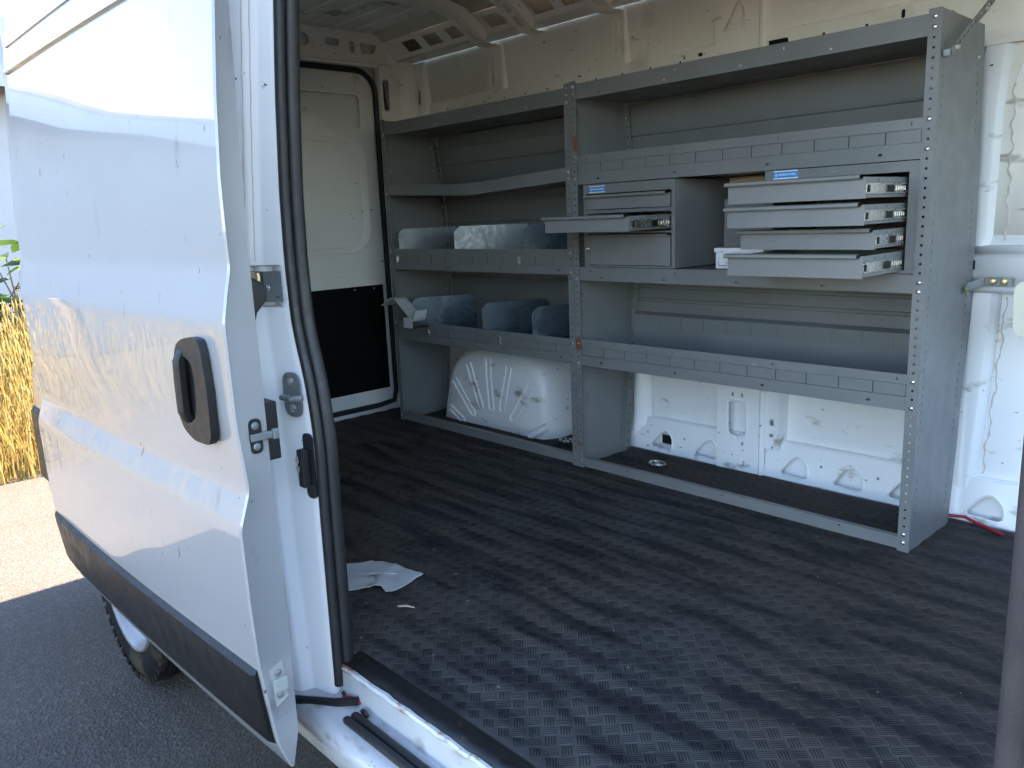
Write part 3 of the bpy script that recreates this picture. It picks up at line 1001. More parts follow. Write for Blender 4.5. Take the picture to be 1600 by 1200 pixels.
# rear door pillar (the jamb the sliding door closes against)
JX = [(-0.10, -0.692), (-0.02, -0.690), (0.39, -0.686), (0.535, -0.682), (0.60, -0.688), (0.68, -0.700), (0.75, -0.720), (0.81, -0.735), (0.95, -0.739), (1.08, -0.733), (1.27, -0.711), (1.445, -0.682), (1.76, -0.62)]
LX = [(-0.10, -0.800), (0.28, -0.842), (0.72, -0.858), (0.91, -0.850), (1.45, -0.740), (1.76, -0.66)]
rows = []
for z in sorted(list(np.linspace(-0.085, 1.77, 60)) + [0.836, 0.839, 0.842, 0.928, 0.931, 0.934]):
    xs = smooth_tab(JX, z)
    xl = smooth_tab(LX, z) + 0.0
    k = (xs - 0.018 - xl)
    notch = 0.026 if 0.841 < z < 0.929 else 0.0
    rows.append([(xl - 0.06, -1.585, z), (xl - 0.012, -1.574, z), (xl, -1.560 + notch, z), (xl + 0.22 * k, -1.555 + notch, z), (xl + 0.27 * k, -1.548 + notch, z), (xl + 0.34 * k, -1.530 + notch, z),
                 (xl + 0.40 * k, -1.523 + notch * 0.8, z), (xl + 0.9 * k, -1.512 + notch * 0.1, z), (xs - 0.018, -1.506, z), (xs - 0.012, -1.49, z), (xs - 0.03, -1.462, z), (xs - 0.12, -1.455, z)])
g = G().sheet(rows)
put('door_pillar', g, 'jamb_paint', van, smooth=True, angle=50)
for z0, z1, f in ((0.06, 0.83, 0.20), (0.94, 1.74, 0.20), (0.94, 1.74, 0.30)):
    zz = np.linspace(z0, z1, 30)
    g = G().tube([(smooth_tab(LX, z) + f * (smooth_tab(JX, z) - 0.018 - smooth_tab(LX, z)), (-1.5555 if f < 0.25 else -1.5405) + 0.0006 * math.sin(z * 70), z) for z in zz], 0.0016, 6)
    put('joint_sealer', g, 'sealant', van, smooth=True)
# seal: outer lip and fatter inner bulb
for (dx, yy, r, z0) in ((-0.007, -1.497, 0.0115, -0.045), (-0.012, -1.469, 0.0165, -0.005)):
    g = G().tube([(smooth_tab(JX, z) + dx, yy, z) for z in np.linspace(z0, 1.76, 60)], r, 10)
    put('door_seal', g, 'rubber', van, smooth=True)
# front pillar with its seal at the right edge of the picture
g = G()
g.sheet([[(x, y, z) for x, y in ((0.72, -1.60), (0.70, -1.57), (0.685, -1.53), (0.672, -1.49), (0.70, -1.44), (0.80, -1.44))] for z in np.linspace(-0.09, 1.76, 6)])
put('front_pillar', g, 'jamb_paint', van, smooth=True)
g = G().tube([(0.660, -1.462, z) for z in np.linspace(-0.03, 1.75, 12)], 0.021, 10)
put('door_seal', g, 'trim_fabric', van, smooth=True)

# jamb fittings
g = G()
g.plate(rrect(-0.030, 0.030, -0.050, 0.050, 0.029, 6), [], (-0.742, -1.5235, 0.650), (0.985, 0.17, 0), (0, 0, 1), 0.004)
st = put('striker', g, 'galvanised', van, bevel=0.001)
g = G().tube([(-0.752, -1.528, 0.645), (-0.748, -1.545, 0.647), (-0.70, -1.548, 0.650), (-0.682, -1.530, 0.652)], 0.0065, 8)
put('striker_bar', g, 'galvanised', st, smooth=True)
g = G()
for dz in (-0.030, 0.030):
    g.dome((-0.742, -1.5235, 0.650 + dz), (0.17, -0.985, 0), 0.0095, 0.006, 10)
put('screws', g, 'zinc', st, kind='stuff')
g = G()
g.plate(rrect(-0.012, 0.020, -0.075, 0.075, 0.014, 5), [], (-0.717, -1.514, 0.490), (0.985, 0.17, 0), (0, 0, 1), 0.004)
cp_ = put('contact_plate', g, 'rubber', van, bevel=0.001)
g = G().box(-0.729, -0.706, -1.534, -1.516, 0.445, 0.530)
put('contact_block', g, 'black_plastic', cp_, bevel=0.002)
for dz in (0.508, 0.486):
    g = G().box(-0.7295, -0.7195, -1.5365, -1.534, dz - 0.007, dz + 0.007)
    put('contact', g, 'zinc', cp_, bevel=0.001)
g = G()                               # mid rail end in the pillar with its roller bracket
g.sheet([[(-0.850, -1.5385, z), (-0.800, -1.533, z), (-0.765, -1.512, z)] for z in (0.852, 0.918)])
put('rail_end_plate', g, 'galvanised', van, solid=0.003)
g = G().box(-0.842, -0.800, -1.548, -1.5395, 0.895, 0.916)
put('rail_clip', g, 'brass_zinc', van, bevel=0.003)
g = G().dome((-0.79, -1.5305, 0.882), (0.15, -1, 0), 0.007, 0.005, 10)
put('rail_rivet', g, 'zinc', van, smooth=True)

# sill and step below the opening
SILL = [(-1.486, -0.004), (-1.492, -0.012), (-1.494, -0.062), (-1.500, -0.070), (-1.560, -0.074), (-1.572, -0.078), (-1.586, -0.094), (-1.588, -0.112), (-1.580, -0.16), (-1.54, -0.21)]
g = G().sheet([[(x, a, b) for a, b in SILL] for x in np.linspace(-0.872, 0.95, 12)])
put('door_sill', g, 'sill_paint', van, smooth=True, angle=50)
g = G()
xs_ = np.linspace(-0.70, 0.9, 60)
g.tube([(x, -1.489 + 0.0012 * math.sin(x * 83), 0.001 + 0.001 * math.sin(x * 57)) for x in xs_], [0.0065 + 0.0015 * random.random() for _ in xs_], 6)
put('sill_edge', g, 'sill_edge', van, smooth=True)
for yy in (-1.545, -1.524):
    g = G().tube([(-0.598, yy, -0.066), (-0.59, yy, -0.0635), (0.9, yy, -0.0635)], [0.006, 0.0095, 0.0095], 10)
    put('sill_rail', g, 'rubber', van, smooth=True)
g = G()
g.tube([(-0.575 + 0.012 * math.cos(t), -1.508, -0.060 + 0.006 * math.sin(t) + 0.002) for t in [2 * PI * k / 12 for k in range(13)]], 0.0035, 6)
put('rubber_ring', g, 'rubber', van, smooth=True)
g = G()
g.sheet([[(x, -1.484, 0.0045), (x, -1.462, 0.0075), (x, -1.431 - 0.004 * math.sin(x * 3), 0.008)] for x in np.linspace(-0.705, 0.9, 12)])
put('threshold_plate', g, 'threshold', van, smooth=True, solid=0.003)
g = G()                                # lower guide arm from the sill to the door
g.tube([(-0.84, -1.64, -0.085), (-0.76, -1.575, -0.075), (-0.67, -1.525, -0.066), (-0.615, -1.50, -0.05)], 0.010, 8)
g.tube([(-0.80, -1.60, -0.098), (-0.72, -1.56, -0.092), (-0.65, -1.535, -0.088)], 0.006, 8)
put('guide_arm', g, 'black_plastic', van, smooth=True)
g = G()
g.tube([(-0.68, -1.500, -0.055), (-0.655, -1.505, -0.066), (-0.63, -1.498, -0.060)], 0.004, 6)
put('green_wire', g, 'green_leaf', van, smooth=True)
g = G()
g.tube([(-0.665, -1.508, -0.058), (-0.64, -1.500, -0.052), (-0.61, -1.498, -0.055)], 0.0035, 6)
put('red_wire', g, 'red_wire', van, smooth=True)

# ---------------------------------------------------------------- sliding door
DOOR = [(-0.115, -1.678), (-0.085, -1.692), (-0.045, -1.704), (0.05, -1.716), (0.14, -1.726), (0.26, -1.731), (0.425, -1.733), (0.440, -1.731), (0.505, -1.709), (0.52, -1.7085), (0.56, -1.712), (0.65, -1.719),
        (0.84, -1.720), (0.893, -1.709), (0.939, -1.698), (1.0, -1.699), (1.10, -1.698), (1.244, -1.689), (1.40, -1.674), (1.80, -1.632)]
DXF, DXR = -0.600, -2.035


def door_y(x, z):
    return smooth_tab(DOOR, z, 0.007) - 0.022 * (DXF - x) / (DXF - DXR) - 0.010 * math.sin(PI * (DXF - x) / (DXF - DXR))


zd = list(np.linspace(-0.115, 0.40, 24)) + list(np.linspace(0.405, 0.54, 22)) + list(np.linspace(0.56, 0.82, 8)) + list(np.linspace(0.835, 0.96, 12)) + list(np.linspace(1.0, 1.80, 24))
xd = [DXF - 0.0, DXF - 0.004] + list(np.linspace(DXF - 0.03, DXR + 0.03, 26)) + [DXR + 0.006, DXR]
rows = []
for x in xd:
    e = 0.004 if x in (xd[0], xd[-1]) else 0.0
    rows.append([(x, door_y(x, z) + e, z) for z in zd])
# fold back at front and rear edges
fr = [[(DXF - 0.012, -1.650 + 0.03 * max(0, (z - 1.0)), max(z, -0.045)) for z in zd]]
fr0 = [[(DXF - 0.002, door_y(DXF, z) + 0.007, z) for z in zd]]
rr_ = [[(DXR + 0.01, -1.665 + 0.03 * max(0, (z - 1.0)), z) for z in zd]]
g = G().sheet([[(DXF - 0.05, -1.640 + 0.03 * max(0, (z - 1.0)), max(z, -0.03)) for z in zd]] + fr + fr0 + rows + rr_)
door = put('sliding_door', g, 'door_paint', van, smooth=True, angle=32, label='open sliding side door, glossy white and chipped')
g = G()
g.sheet([[(x, -1.640 + 0.03 * max(0, (z - 1.0)) + 0.004, max(z, -0.04)) for z in zd[::4] + [1.8]] for x in (DXF - 0.045, DXR + 0.02)])
put('door_inner_panel', g, 'jamb_paint', door)
# pressed joints of the high roof, carried across the door
for z0, h, d in ((1.505, 0.014, 0.010), (1.572, 0.0065, 0.006)):
    g = G()
    g.sheet([[(x, door_y(x, z0 + dz * h) - dd * d, z0 + dz * h) for dz, dd in ((-1.3, 0.0), (-1.0, 0.85), (-0.3, 1.0), (0.5, 0.8), (1.3, 0.0))] for x in np.linspace(DXF - 0.002, DXR + 0.004, 12)])
    put('roof_joint_bead', g, 'door_paint', door, smooth=True)
# broad black rubbing strip
g = G()
TS = [(-0.052, 0.0), (-0.046, 0.011), (-0.030, 0.015), (0.090, 0.016), (0.118, 0.013), (0.128, 0.0)]
xs_ = list(np.linspace(DXF - 0.012, DXR + 0.012, 14))
rows = [[(xs_[0] + 0.001, door_y(DXF, z) - 0.0005, z) for z, d in TS]]
for i, x in enumerate(xs_):
    k = 0.55 if i in (0, len(xs_) - 1) else 1.0
    rows.append([(x - (0.012 if i == 0 else 0) * 0 , door_y(x, z) - d * k, z) for z, d in TS])
    if i == 0:
        rows.append([(x - 0.012, door_y(x, z) - d, z) for z, d in TS])
rows.append([(xs_[-1] - 0.002, door_y(DXR, z) - 0.0005, z) for z, d in TS])
g.sheet(rows)
put('rub_strip', g, 'trim_plastic', door, smooth=True, angle=30)
# handle: bezel with a deep pocket, and the pull grip
HX0, HX1, HZ0, HZ1 = -0.862, -0.722, 0.592, 0.800
hc = lambda x: door_y(x, 0.7)
HGT, HGB, HGX0, HGX1 = 0.7780, 0.6250, -0.7780, -0.7860
outer = rpoly([(-0.765 + (a + 0.765) * 0.92, b) for a, b in [(-0.833, 0.7), (-0.833, 0.645), (-0.813, 0.61), (-0.755, 0.591), (-0.675, 0.594), (-0.66, 0.613), (-0.655, 0.697), (-0.664, 0.781), (-0.675, 0.805), (-0.711, 0.808), (-0.766, 0.8), (-0.801, 0.786), (-0.821, 0.755)]], 0.02, 3)
pocket = rpoly([(-0.791, 0.678), (-0.789, 0.631), (-0.768, 0.625), (-0.737, 0.64), (-0.727, 0.661), (-0.718, 0.714), (-0.725, 0.752), (-0.745, 0.763), (-0.77, 0.766)], 0.012, 3)
g = G()
g.plate(outer, [pocket], (0, hc(-0.79) - 0.014, 0), X_, Z_, 0.016)
hd = put('handle_bezel', g, 'black_plastic', door, bevel=0.005)
g = G()
g.plate(rpoly([(a * 1.0, b) for a, b in pocket], 0.001, 1), [], (0, hc(-0.79) - 0.0015, 0), X_, Z_, 0.001)
put('handle_pocket', g, 'black_plastic', door)
g = G()
prof = []
for k in range(15):
    t = k / 14
    z = HGT + (HGB - HGT) * t
    xc = HGX0 + (HGX1 - HGX0) * t - 0.004 * math.sin(PI * t)
    yc = hc(-0.82) - 0.014 - 0.011 * min(1.0, math.sin(PI * t) * 2.4)
    w = 0.0125 + 0.002 * math.sin(PI * t)
    prof.append([(xc - w, yc + 0.013, z), (xc - w * 0.85, yc + 0.002, z), (xc - w * 0.3, yc - 0.002, z), (xc + w * 0.6, yc, z), (xc + w, yc + 0.004, z), (xc + w, yc + 0.016, z)])
g.sheet(prof)
put('handle_grip', g, 'black_plastic', door, smooth=True, angle=50)
# front edge: latch with its hook, white guide wedge
fx = DXF - 0.008
g = G()
g.plate(rrect(-1.691, -1.664, 0.578, 0.648, 0.013, 5), [], (fx + 0.003, 0, 0), Y_, Z_, 0.004)
put('latch_plate', g, 'black_plastic', door, bevel=0.001)
g = G()
g.box(fx + 0.003, fx + 0.010, -1.690, -1.645, 0.604, 0.619)
g.box(fx + 0.003, fx + 0.012, -1.645, -1.632, 0.601, 0.622)
put('latch_hook', g, 'galvanised', door, bevel=0.002)
g = G()
for dz in (0.592, 0.634):
    g.dome((fx + 0.003, -1.6775, dz), X_, 0.008, 0.004, 10)
put('latch_screws', g, 'galvanised', door, kind='stuff')
g = G()
g.plate([(-1.709, 0.118), (-1.676, 0.130), (-1.668, 0.050), (-1.694, 0.036)], [], (fx + 0.004, 0, 0), Y_, Z_, 0.005)
g.box(fx + 0.004, fx + 0.012, -1.699, -1.668, 0.068, 0.098)
gw = put('guide_wedge', g, 'wedge_plastic', door, bevel=0.002)
g = G()
for dz in (0.108, 0.058):
    g.dome((fx + 0.004, -1.685, dz), X_, 0.008, 0.004, 10)
put('wedge_screws', g, 'galvanised', door, kind='stuff')
g = G().box(-0.742, -0.662, -1.645, -1.600, 0.540, 0.662)
put('rubber_buffer', g, 'black_plastic', door, bevel=0.003)
g = G()
g.plate([(-1.645, 0.914), (-1.595, 0.912), (-1.566, 0.893), (-1.568, 0.863), (-1.592, 0.838), (-1.600, 0.810), (-1.612, 0.785), (-1.645, 0.77)][::-1], [], (-0.722, 0, 0), Y_, Z_, 0.030)
put('roller_bracket', g, 'black_plastic', door, bevel=0.004)

# ---------------------------------------------------------------- rear wheel and the rest of the running gear
def wheel(x, y_out, sgn):
    """sgn=+1: the outer face looks to -y"""
    c = (x, y_out, WZ)
    p = [(0.225, 0.012), (0.245, 0.004), (0.275, 0.0), (0.305, 0.006), (0.325, 0.020), (0.336, 0.040)]
    for k in range(5):
        y0 = 0.045 + k * 0.029
        p += [(0.340, y0), (0.340, y0 + 0.021), (0.331, y0 + 0.022), (0.331, y0 + 0.028)]
    p += [(0.338, 0.192), (0.325, 0.205), (0.275, 0.222), (0.225, 0.21)]
    p = [(r, yy * sgn) for r, yy in p]
    w = thing_part('wheel', van)
    g = G().lathe(c, p, 56)
    # shoulder blocks
    for k in range(44):
        t = 2 * PI * k / 44
        for yy in (0.018, 0.196):
            d = Vector((math.cos(t), 0, math.sin(t)))
            e = Vector((-math.sin(t), 0, math.cos(t)))
            q = Vector(c) + d * 0.327 + Vector((0, yy * sgn, 0))
            vs = [q + e * a * 0.014 + d * b * 0.010 + Vector((0, cc * 0.012, 0)) for a in (-1, 1) for b in (-1, 1) for cc in (-1, 1)]
            g.add(vs, [(0, 1, 3, 2), (4, 6, 7, 5), (0, 4, 5, 1), (2, 3, 7, 6), (0, 2, 6, 4), (1, 5, 7, 3)])
    ty = put('tyre', g, 'tyre', w, smooth=True, angle=35)
    rp2 = [(0.228, 0.012), (0.222, 0.004), (0.214, 0.006), (0.208, 0.020), (0.200, 0.060), (0.188, 0.070), (0.165, 0.062), (0.140, 0.045), (0.118, 0.030), (0.095, 0.026), (0.075, 0.034), (0.068, 0.010), (0.0, 0.004)]
    g = G().lathe(c, [(r, yy * sgn) for r, yy in rp2], 48)
    put('rim', g, 'rim', w, smooth=True, angle=40)
    g = G()
    for k in range(12):
        t = 2 * PI * k / 12
        cx, cz = x + 0.168 * math.cos(t), WZ + 0.168 * math.sin(t)
        g.dome((cx, y_out + 0.059 * sgn, cz), (0, -sgn, 0), 0.025, 0.006, 12)
    put('rim_hole', g, 'dark_void', w, kind='stuff')
    g = G()
    for k in range(5):
        t = 2 * PI * k / 5 + 0.3
        g.dome((x + 0.086 * math.cos(t), y_out + 0.030 * sgn, WZ + 0.086 * math.sin(t)), (0, -sgn, 0), 0.011, 0.020, 6)
    put('wheel_nut', g, 'zinc', w, kind='stuff')


def thing_part(name, parent):
    o = bpy.data.objects.new(name, None)
    COL.objects.link(o)
    o.parent = parent
    o.matrix_parent_inverse = Matrix.Translation(-parent.location)
    return o


wheel(WX, -1.585, 1)
wheel(WX, 0.465, -1)
wheel(2.05, -1.575, 1)
wheel(2.05, 0.455, -1)

# cab: front door, windscreen, bonnet (light reaches the shelving through its glass and the opened door)
g = G()
g.plate([(2.0, 0.21), (2.05, 0.22), (2.42, 0.15), (2.85, 0.05), (2.90, 0.45), (2.35, 0.62), (2.15, 0.70), (1.50, 1.62), (1.45, 1.58), (2.0, 0.80)], [], (0, -1.575, 0), X_, Z_, 0.03)
put('front_wing', g, 'door_paint', van)
g = G()                                   # unseen cab door, set open to let extra light into the hold
ca_, sa_ = math.cos(math.radians(70)), math.sin(math.radians(70))
g.plate([(0.02, -0.20), (1.22, -0.20), (1.22, 1.55), (1.00, 1.62), (0.52, 1.55), (0.02, 0.82)], [rpoly([(0.08, 0.66), (1.08, 0.62), (1.08, 1.48), (0.56, 1.46)], 0.05, 4)], (2.0, -1.60, 0), (-ca_, -sa_, 0), Z_, 0.05)
fd = put('front_door', g, 'door_paint', van)
g = G()
g.plate([(0.07, 0.65), (1.09, 0.61), (1.09, 1.49), (0.55, 1.47)], [], (2.0 - 0.025 * sa_, -1.60 + 0.025 * ca_, 0), (-ca_, -sa_, 0), Z_, 0.004)
put('door_glass', g, 'glass', fd)
g = G()
g.plate([(1.05, -0.20), (1.60, -0.20), (1.66, 0.15), (2.05, 0.22), (2.42, 0.15), (2.85, 0.05), (2.90, 0.45), (2.35, 0.62), (2.15, 0.70), (1.50, 1.62), (1.15, 1.95), (1.05, 1.95)],
        [rpoly([(1.15, 0.62), (1.90, 0.58), (2.02, 0.64), (1.42, 1.48), (1.15, 1.50)], 0.05, 4)], (0, 0.44, 0), X_, Z_, 0.03)
put('front_door', g, 'door_paint', van)
g = G()
g.sheet([[(1.16, y, 1.97), (1.50, y, 1.63)] for y in (-1.57, 0.43)])
g.sheet([[(2.14, y, 0.71), (2.36, y, 0.63), (2.90, y, 0.46), (2.95, y, 0.30), (2.92, y, -0.20)] for y in (-1.57, 0.43)])
put('bonnet', g, 'door_paint', van, solid=0.004)
g = G()
g.sheet([[(1.50, y, 1.63), (2.14, y, 0.71)] for y in (-1.54, 0.40)])
put('windscreen', g, 'glass', van, solid=0.005)
g = G().box(0.952, 2.3, -1.54, 0.40, -0.10, -0.05)
put('cab_floor', g, 'black_plastic', van)
g = G().box(1.75, 2.15, -1.53, 0.39, 0.2, 0.66)
put('dashboard', g, 'black_plastic', van, bevel=0.06)

# ------------------------------------------------------------------ rubber floor mat
def mat_z(x, y):
    return 0.0016 * np.sin(2 * PI * y / 0.104 + 1.2 * np.sin(x * 1.9) + 0.8 * np.sin(y * 7)) + 0.0012 * np.sin(x * 9 + y * 5)


xs_ = np.arange(-2.80, 0.951, 0.05)
ys_ = np.arange(-1.432, 0.365, 0.013)
g = G().sheet([[(x, y, float(mat_z(x, y))) for y in ys_] for x in xs_])
fm = put('floor_mat', g, 'mat_rubber', None, smooth=True, label='black rubber floor mat with basket-weave tread and brown dusty streaks', cat='mat')
P = 0.0312
n0 = 110
I, J = np.meshgrid(np.arange(-n0, n0), np.arange(-n0, n0), indexing='ij')
I, J = I.ravel(), J.ravel()
c45 = math.cos(math.radians(46.5))
s45 = math.sin(math.radians(46.5))
cxs = -0.9 + (I * c45 - J * s45) * P
cys = -0.55 + (I * s45 + J * c45) * P
keep = (cxs > -2.3) & (cxs < 0.92) & (cys > -1.41) & (cys < 0.34)
I, J, cxs, cys = I[keep], J[keep], cxs[keep], cys[keep]
V_, F_ = [], []
base = 0
NB = 5
for k in range(NB):
    off = (k - 2) * P * 0.186
    along = ((I + J) % 2 == 0)
    L, W = P * 0.465, P * 0.046
    ux = np.where(along, c45, -s45)
    uy = np.where(along, s45, c45)
    px, py = -uy, ux
    mx, my = cxs + px * off, cys + py * off
    h = 0.0009
    cor = []
    for (a, b, top) in ((-1, -1, 0), (1, -1, 0), (1, 1, 0), (-1, 1, 0), (-1, -1, 1), (1, -1, 1), (1, 1, 1), (-1, 1, 1)):
        sh = 0.88 if top else 1.0
        sw = 0.8 if top else 1.05
        qx = mx + ux * a * L * sh + px * b * W * sw
        qy = my + uy * a * L * sh + py * b * W * sw
        qz = mat_z(qx, qy) + (h if top else -0.0006)
        cor.append(np.stack([qx, qy, qz], 1))
    vv = np.stack(cor, 1).reshape(-1, 3)
    idx = np.arange(len(I))[:, None] * 8 + base
    ff = np.concatenate([idx + np.array(q)[None, :] for q in ((4, 5, 6, 7), (0, 1, 5, 4), (1, 2, 6, 5), (2, 3, 7, 6), (3, 0, 4, 7))], 0)
    V_.append(vv)
    F_.append(ff)
    base += len(vv)
n_bar = sum(len(f) for f in F_)
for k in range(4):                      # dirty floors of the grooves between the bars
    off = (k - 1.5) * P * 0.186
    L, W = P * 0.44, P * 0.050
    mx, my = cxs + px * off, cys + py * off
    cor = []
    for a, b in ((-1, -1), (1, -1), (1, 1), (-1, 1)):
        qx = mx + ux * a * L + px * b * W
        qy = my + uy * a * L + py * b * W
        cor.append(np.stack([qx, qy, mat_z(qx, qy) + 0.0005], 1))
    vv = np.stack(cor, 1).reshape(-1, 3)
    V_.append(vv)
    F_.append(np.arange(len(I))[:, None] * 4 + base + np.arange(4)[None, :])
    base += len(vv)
V_ = np.concatenate(V_)
F_ = np.concatenate(F_)
me = bpy.data.meshes.new('tread_bars')
me.vertices.add(len(V_))
me.vertices.foreach_set('co', V_.astype(np.float32).ravel())
me.loops.add(F_.size)
me.loops.foreach_set('vertex_index', F_.astype(np.int32).ravel())
me.polygons.add(len(F_))
me.polygons.foreach_set('loop_start', (np.arange(len(F_)) * 4).astype(np.int32))
me.update(calc_edges=True)
me.validate()
me.materials.append(MT['mat_rubber'])
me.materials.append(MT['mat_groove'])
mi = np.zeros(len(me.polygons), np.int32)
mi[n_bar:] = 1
me.polygons.foreach_set('material_index', mi)
tb = bpy.data.objects.new('tread_bars', me)
COL.objects.link(tb)
tb.parent = fm
tb['kind'] = 'stuff'

# torn white sheet by the pillar, and litter on the mat
def flat_poly(pts, z, bumpf):
    g = G()
    n = len(pts)
    cx = sum(p[0] for p in pts) / n
    cy = sum(p[1] for p in pts) / n
    rows = []
    for s in (0.02, 0.25, 0.45, 0.62, 0.76, 0.88, 0.96, 1.0):
        rows.append([(cx + (p[0] - cx) * s, cy + (p[1] - cy) * s, z + bumpf(cx + (p[0] - cx) * s, cy + (p[1] - cy) * s)) for p in pts + pts[:1]])
    return g.sheet(rows)


def densify(pts, n):
    out = []
    for i in range(len(pts)):
        a, b = Vector(pts[i]), Vector(pts[(i + 1) % len(pts)])
        for k in range(n):
            q = a + (b - a) * k / n
            out.append((q.x + random.uniform(-0.002, 0.002), q.y + random.uniform(-0.002, 0.002)))
    return out


SHEETPTS = [(-1.178, -1.198), (-1.132, -1.12), (-1.098, -1.096), (-1.032, -1.084), (-0.97, -1.076), (-0.941, -1.067), (-0.932, -1.099), (-0.915, -1.177), (-0.926, -1.208), (-0.955, -1.197), (-0.989, -1.234), (-1.009, -1.274), (-1.012, -1.293), (-1.172, -1.323), (-1.318, -1.218)]
g = flat_poly(densify(SHEETPTS, 4), 0.010, lambda x, y: 0.0025 * math.sin(x * 31 + y * 17) * math.sin(y * 23) + 0.001 * math.sin(x * 70) + (0.004 if (x + 0.62 * y) > -1.735 and (x + 0.62 * y) < -1.705 else 0))
put('torn_sheet', g, 'sheet_white', None, smooth=True, solid=0.0015, label='torn dirty white sheet lying on the mat beside the door pillar', cat='sheet')
for i, (x, y, s, lab) in enumerate(((-0.815, -1.215, 0.022, 'pale scrap of wood chip on the mat below the torn white sheet'),)):
    g = G()
    g.sheet([[(x - s, y - s * 0.7, 0.006), (x - s * 0.6, y - s * 0.9, 0.008)], [(x, y, 0.010), (x + s * 0.1, y - s * 0.25, 0.009)], [(x + s * 0.9, y + s * 0.5, 0.006), (x + s, y + s * 0.4, 0.006)]])
    put('wood_chip', g, 'card_beige', None, solid=0.002, label=lab, cat='wood chip')

# ------------------------------------------------------------------ shelving
SB = [(0.0, 0.310), (0.24, 0.338), (0.45, 0.352), (0.68, 0.376), (0.84, 0.376), (1.12, 0.358), (1.37, 0.332), (1.49, 0.316)]
SBp = [(y, z) for z, y in SB]
XM, XL = -1.306, -2.556
HT = 1.50
FW = 0.030                              # flange width of the uprights
PITCH = 0.0254


def upright(unit, x0, x1, mat, bolts_z, bolts_g, ztop=HT - 0.004):
    holes = []
    cx = (x0 + x1) / 2
    k = 0
    z = 0.028
    while z < ztop - 0.012:
        if not any(abs(z - b) < 0.011 for b in bolts_z):
            holes.append(circ(cx, z, 0.0037, 8))
        z += PITCH
    g = G()
    g.plate([(x0, 0.0), (x1, 0.0), (x1, ztop), (x0, ztop)], holes, (0, -0.002, 0), X_, Z_, 0.0018)
    for b in bolts_z:
        bolts_g.dome((cx, -0.0022, round((b - 0.028) / PITCH) * PITCH + 0.028), (0, -1, 0), 0.0066, 0.005, 8)
    return put('upright', g, mat, unit)


def end_panel(unit, x, slots):
    outline = [(0.0, 0.0)] + SBp + [(0.0, 1.495)]
    g = G()
    g.plate(outline, slots, (x, 0, 0), Y_, Z_, 0.002)
    o = put('end_panel', g, 'grey_steel', unit)
    if slots:
        for off in (0.0, 1.0):
            g = G()
            zz = np.linspace(0.04, 1.45, 12)
            g.sheet([[(x - 0.0035, 0.020 if not off else interp(SB, z) - 0.062, z) for z in zz], [(x - 0.0035, 0.044 if not off else interp(SB, z) - 0.036, z) for z in zz]])
            put('slot_shade', g, 'dark_void', o)  # dark strip standing in for the shade behind the slots
    return o


def slot_cols(skip=()):
    s = []
    z = 0.06
    while z < 1.43:
        if not any(a < z < b for a, b in skip):
            s.append(rect(0.030, 0.0335, z - 0.0055, z + 0.0055))
            s.append(rect(interp(SB, z) - 0.050, interp(SB, z) - 0.0465, z - 0.0055, z + 0.0055))
        z += PITCH
    return s


def lip_slots(x0, x1, z, pitch, w, h, start):
    out = []
    x = start
    while x < x1 - 0.02:
        if x > x0 + 0.02:
            out.append(rrect(x - w / 2, x + w / 2, z - h / 2, z + h / 2, min(w, h) * 0.4, 2))
        x += pitch
    return out


panel_mesh = {}


def shelf_plain(unit, x0, x1, z0, z1, deck, bend=None, holes=True):
    """sheet-steel shelf: deck plus a plain front lip; bend(x) lowers the lip and deck"""
    bend = bend or (lambda x: 0.0)
    g = G()
    xs = np.linspace(x0, x1, 21)
    if bend(-1.92) == 0:
        hs = lip_slots(x0, x1, z0 + 0.013, 0.29, 0.010, 0.006, x0 + 0.11) + lip_slots(x0, x1, z1 - 0.016, 0.39, 0.004, 0.010, x0 + 0.055) if holes else []
        g.plate(rect(x0, x1, z0, z1), hs, (0, 0.0, 0), X_, Z_, 0.0018)
    else:
        g.sheet([[(x, 0.0, z0 + bend(x)), (x, 0.0, z1 + bend(x))] for x in xs])
    yb = interp(SB, deck) - 0.014
    zed = deck
    g.sheet([[(x, 0.0022, zed + bend(x)), (x, yb, zed + bend(x) * 0.15)] for x in xs])
    # back return
    g.sheet([[(x, yb, zed), (x, yb, zed + (0.05 if z1 > deck + 0.02 else -0.03))] for x in (x0, x1)])
    return put('shelf', g, 'grey_steel', unit, solid=0.0 if bend(-1.92) == 0 else 0.0016)


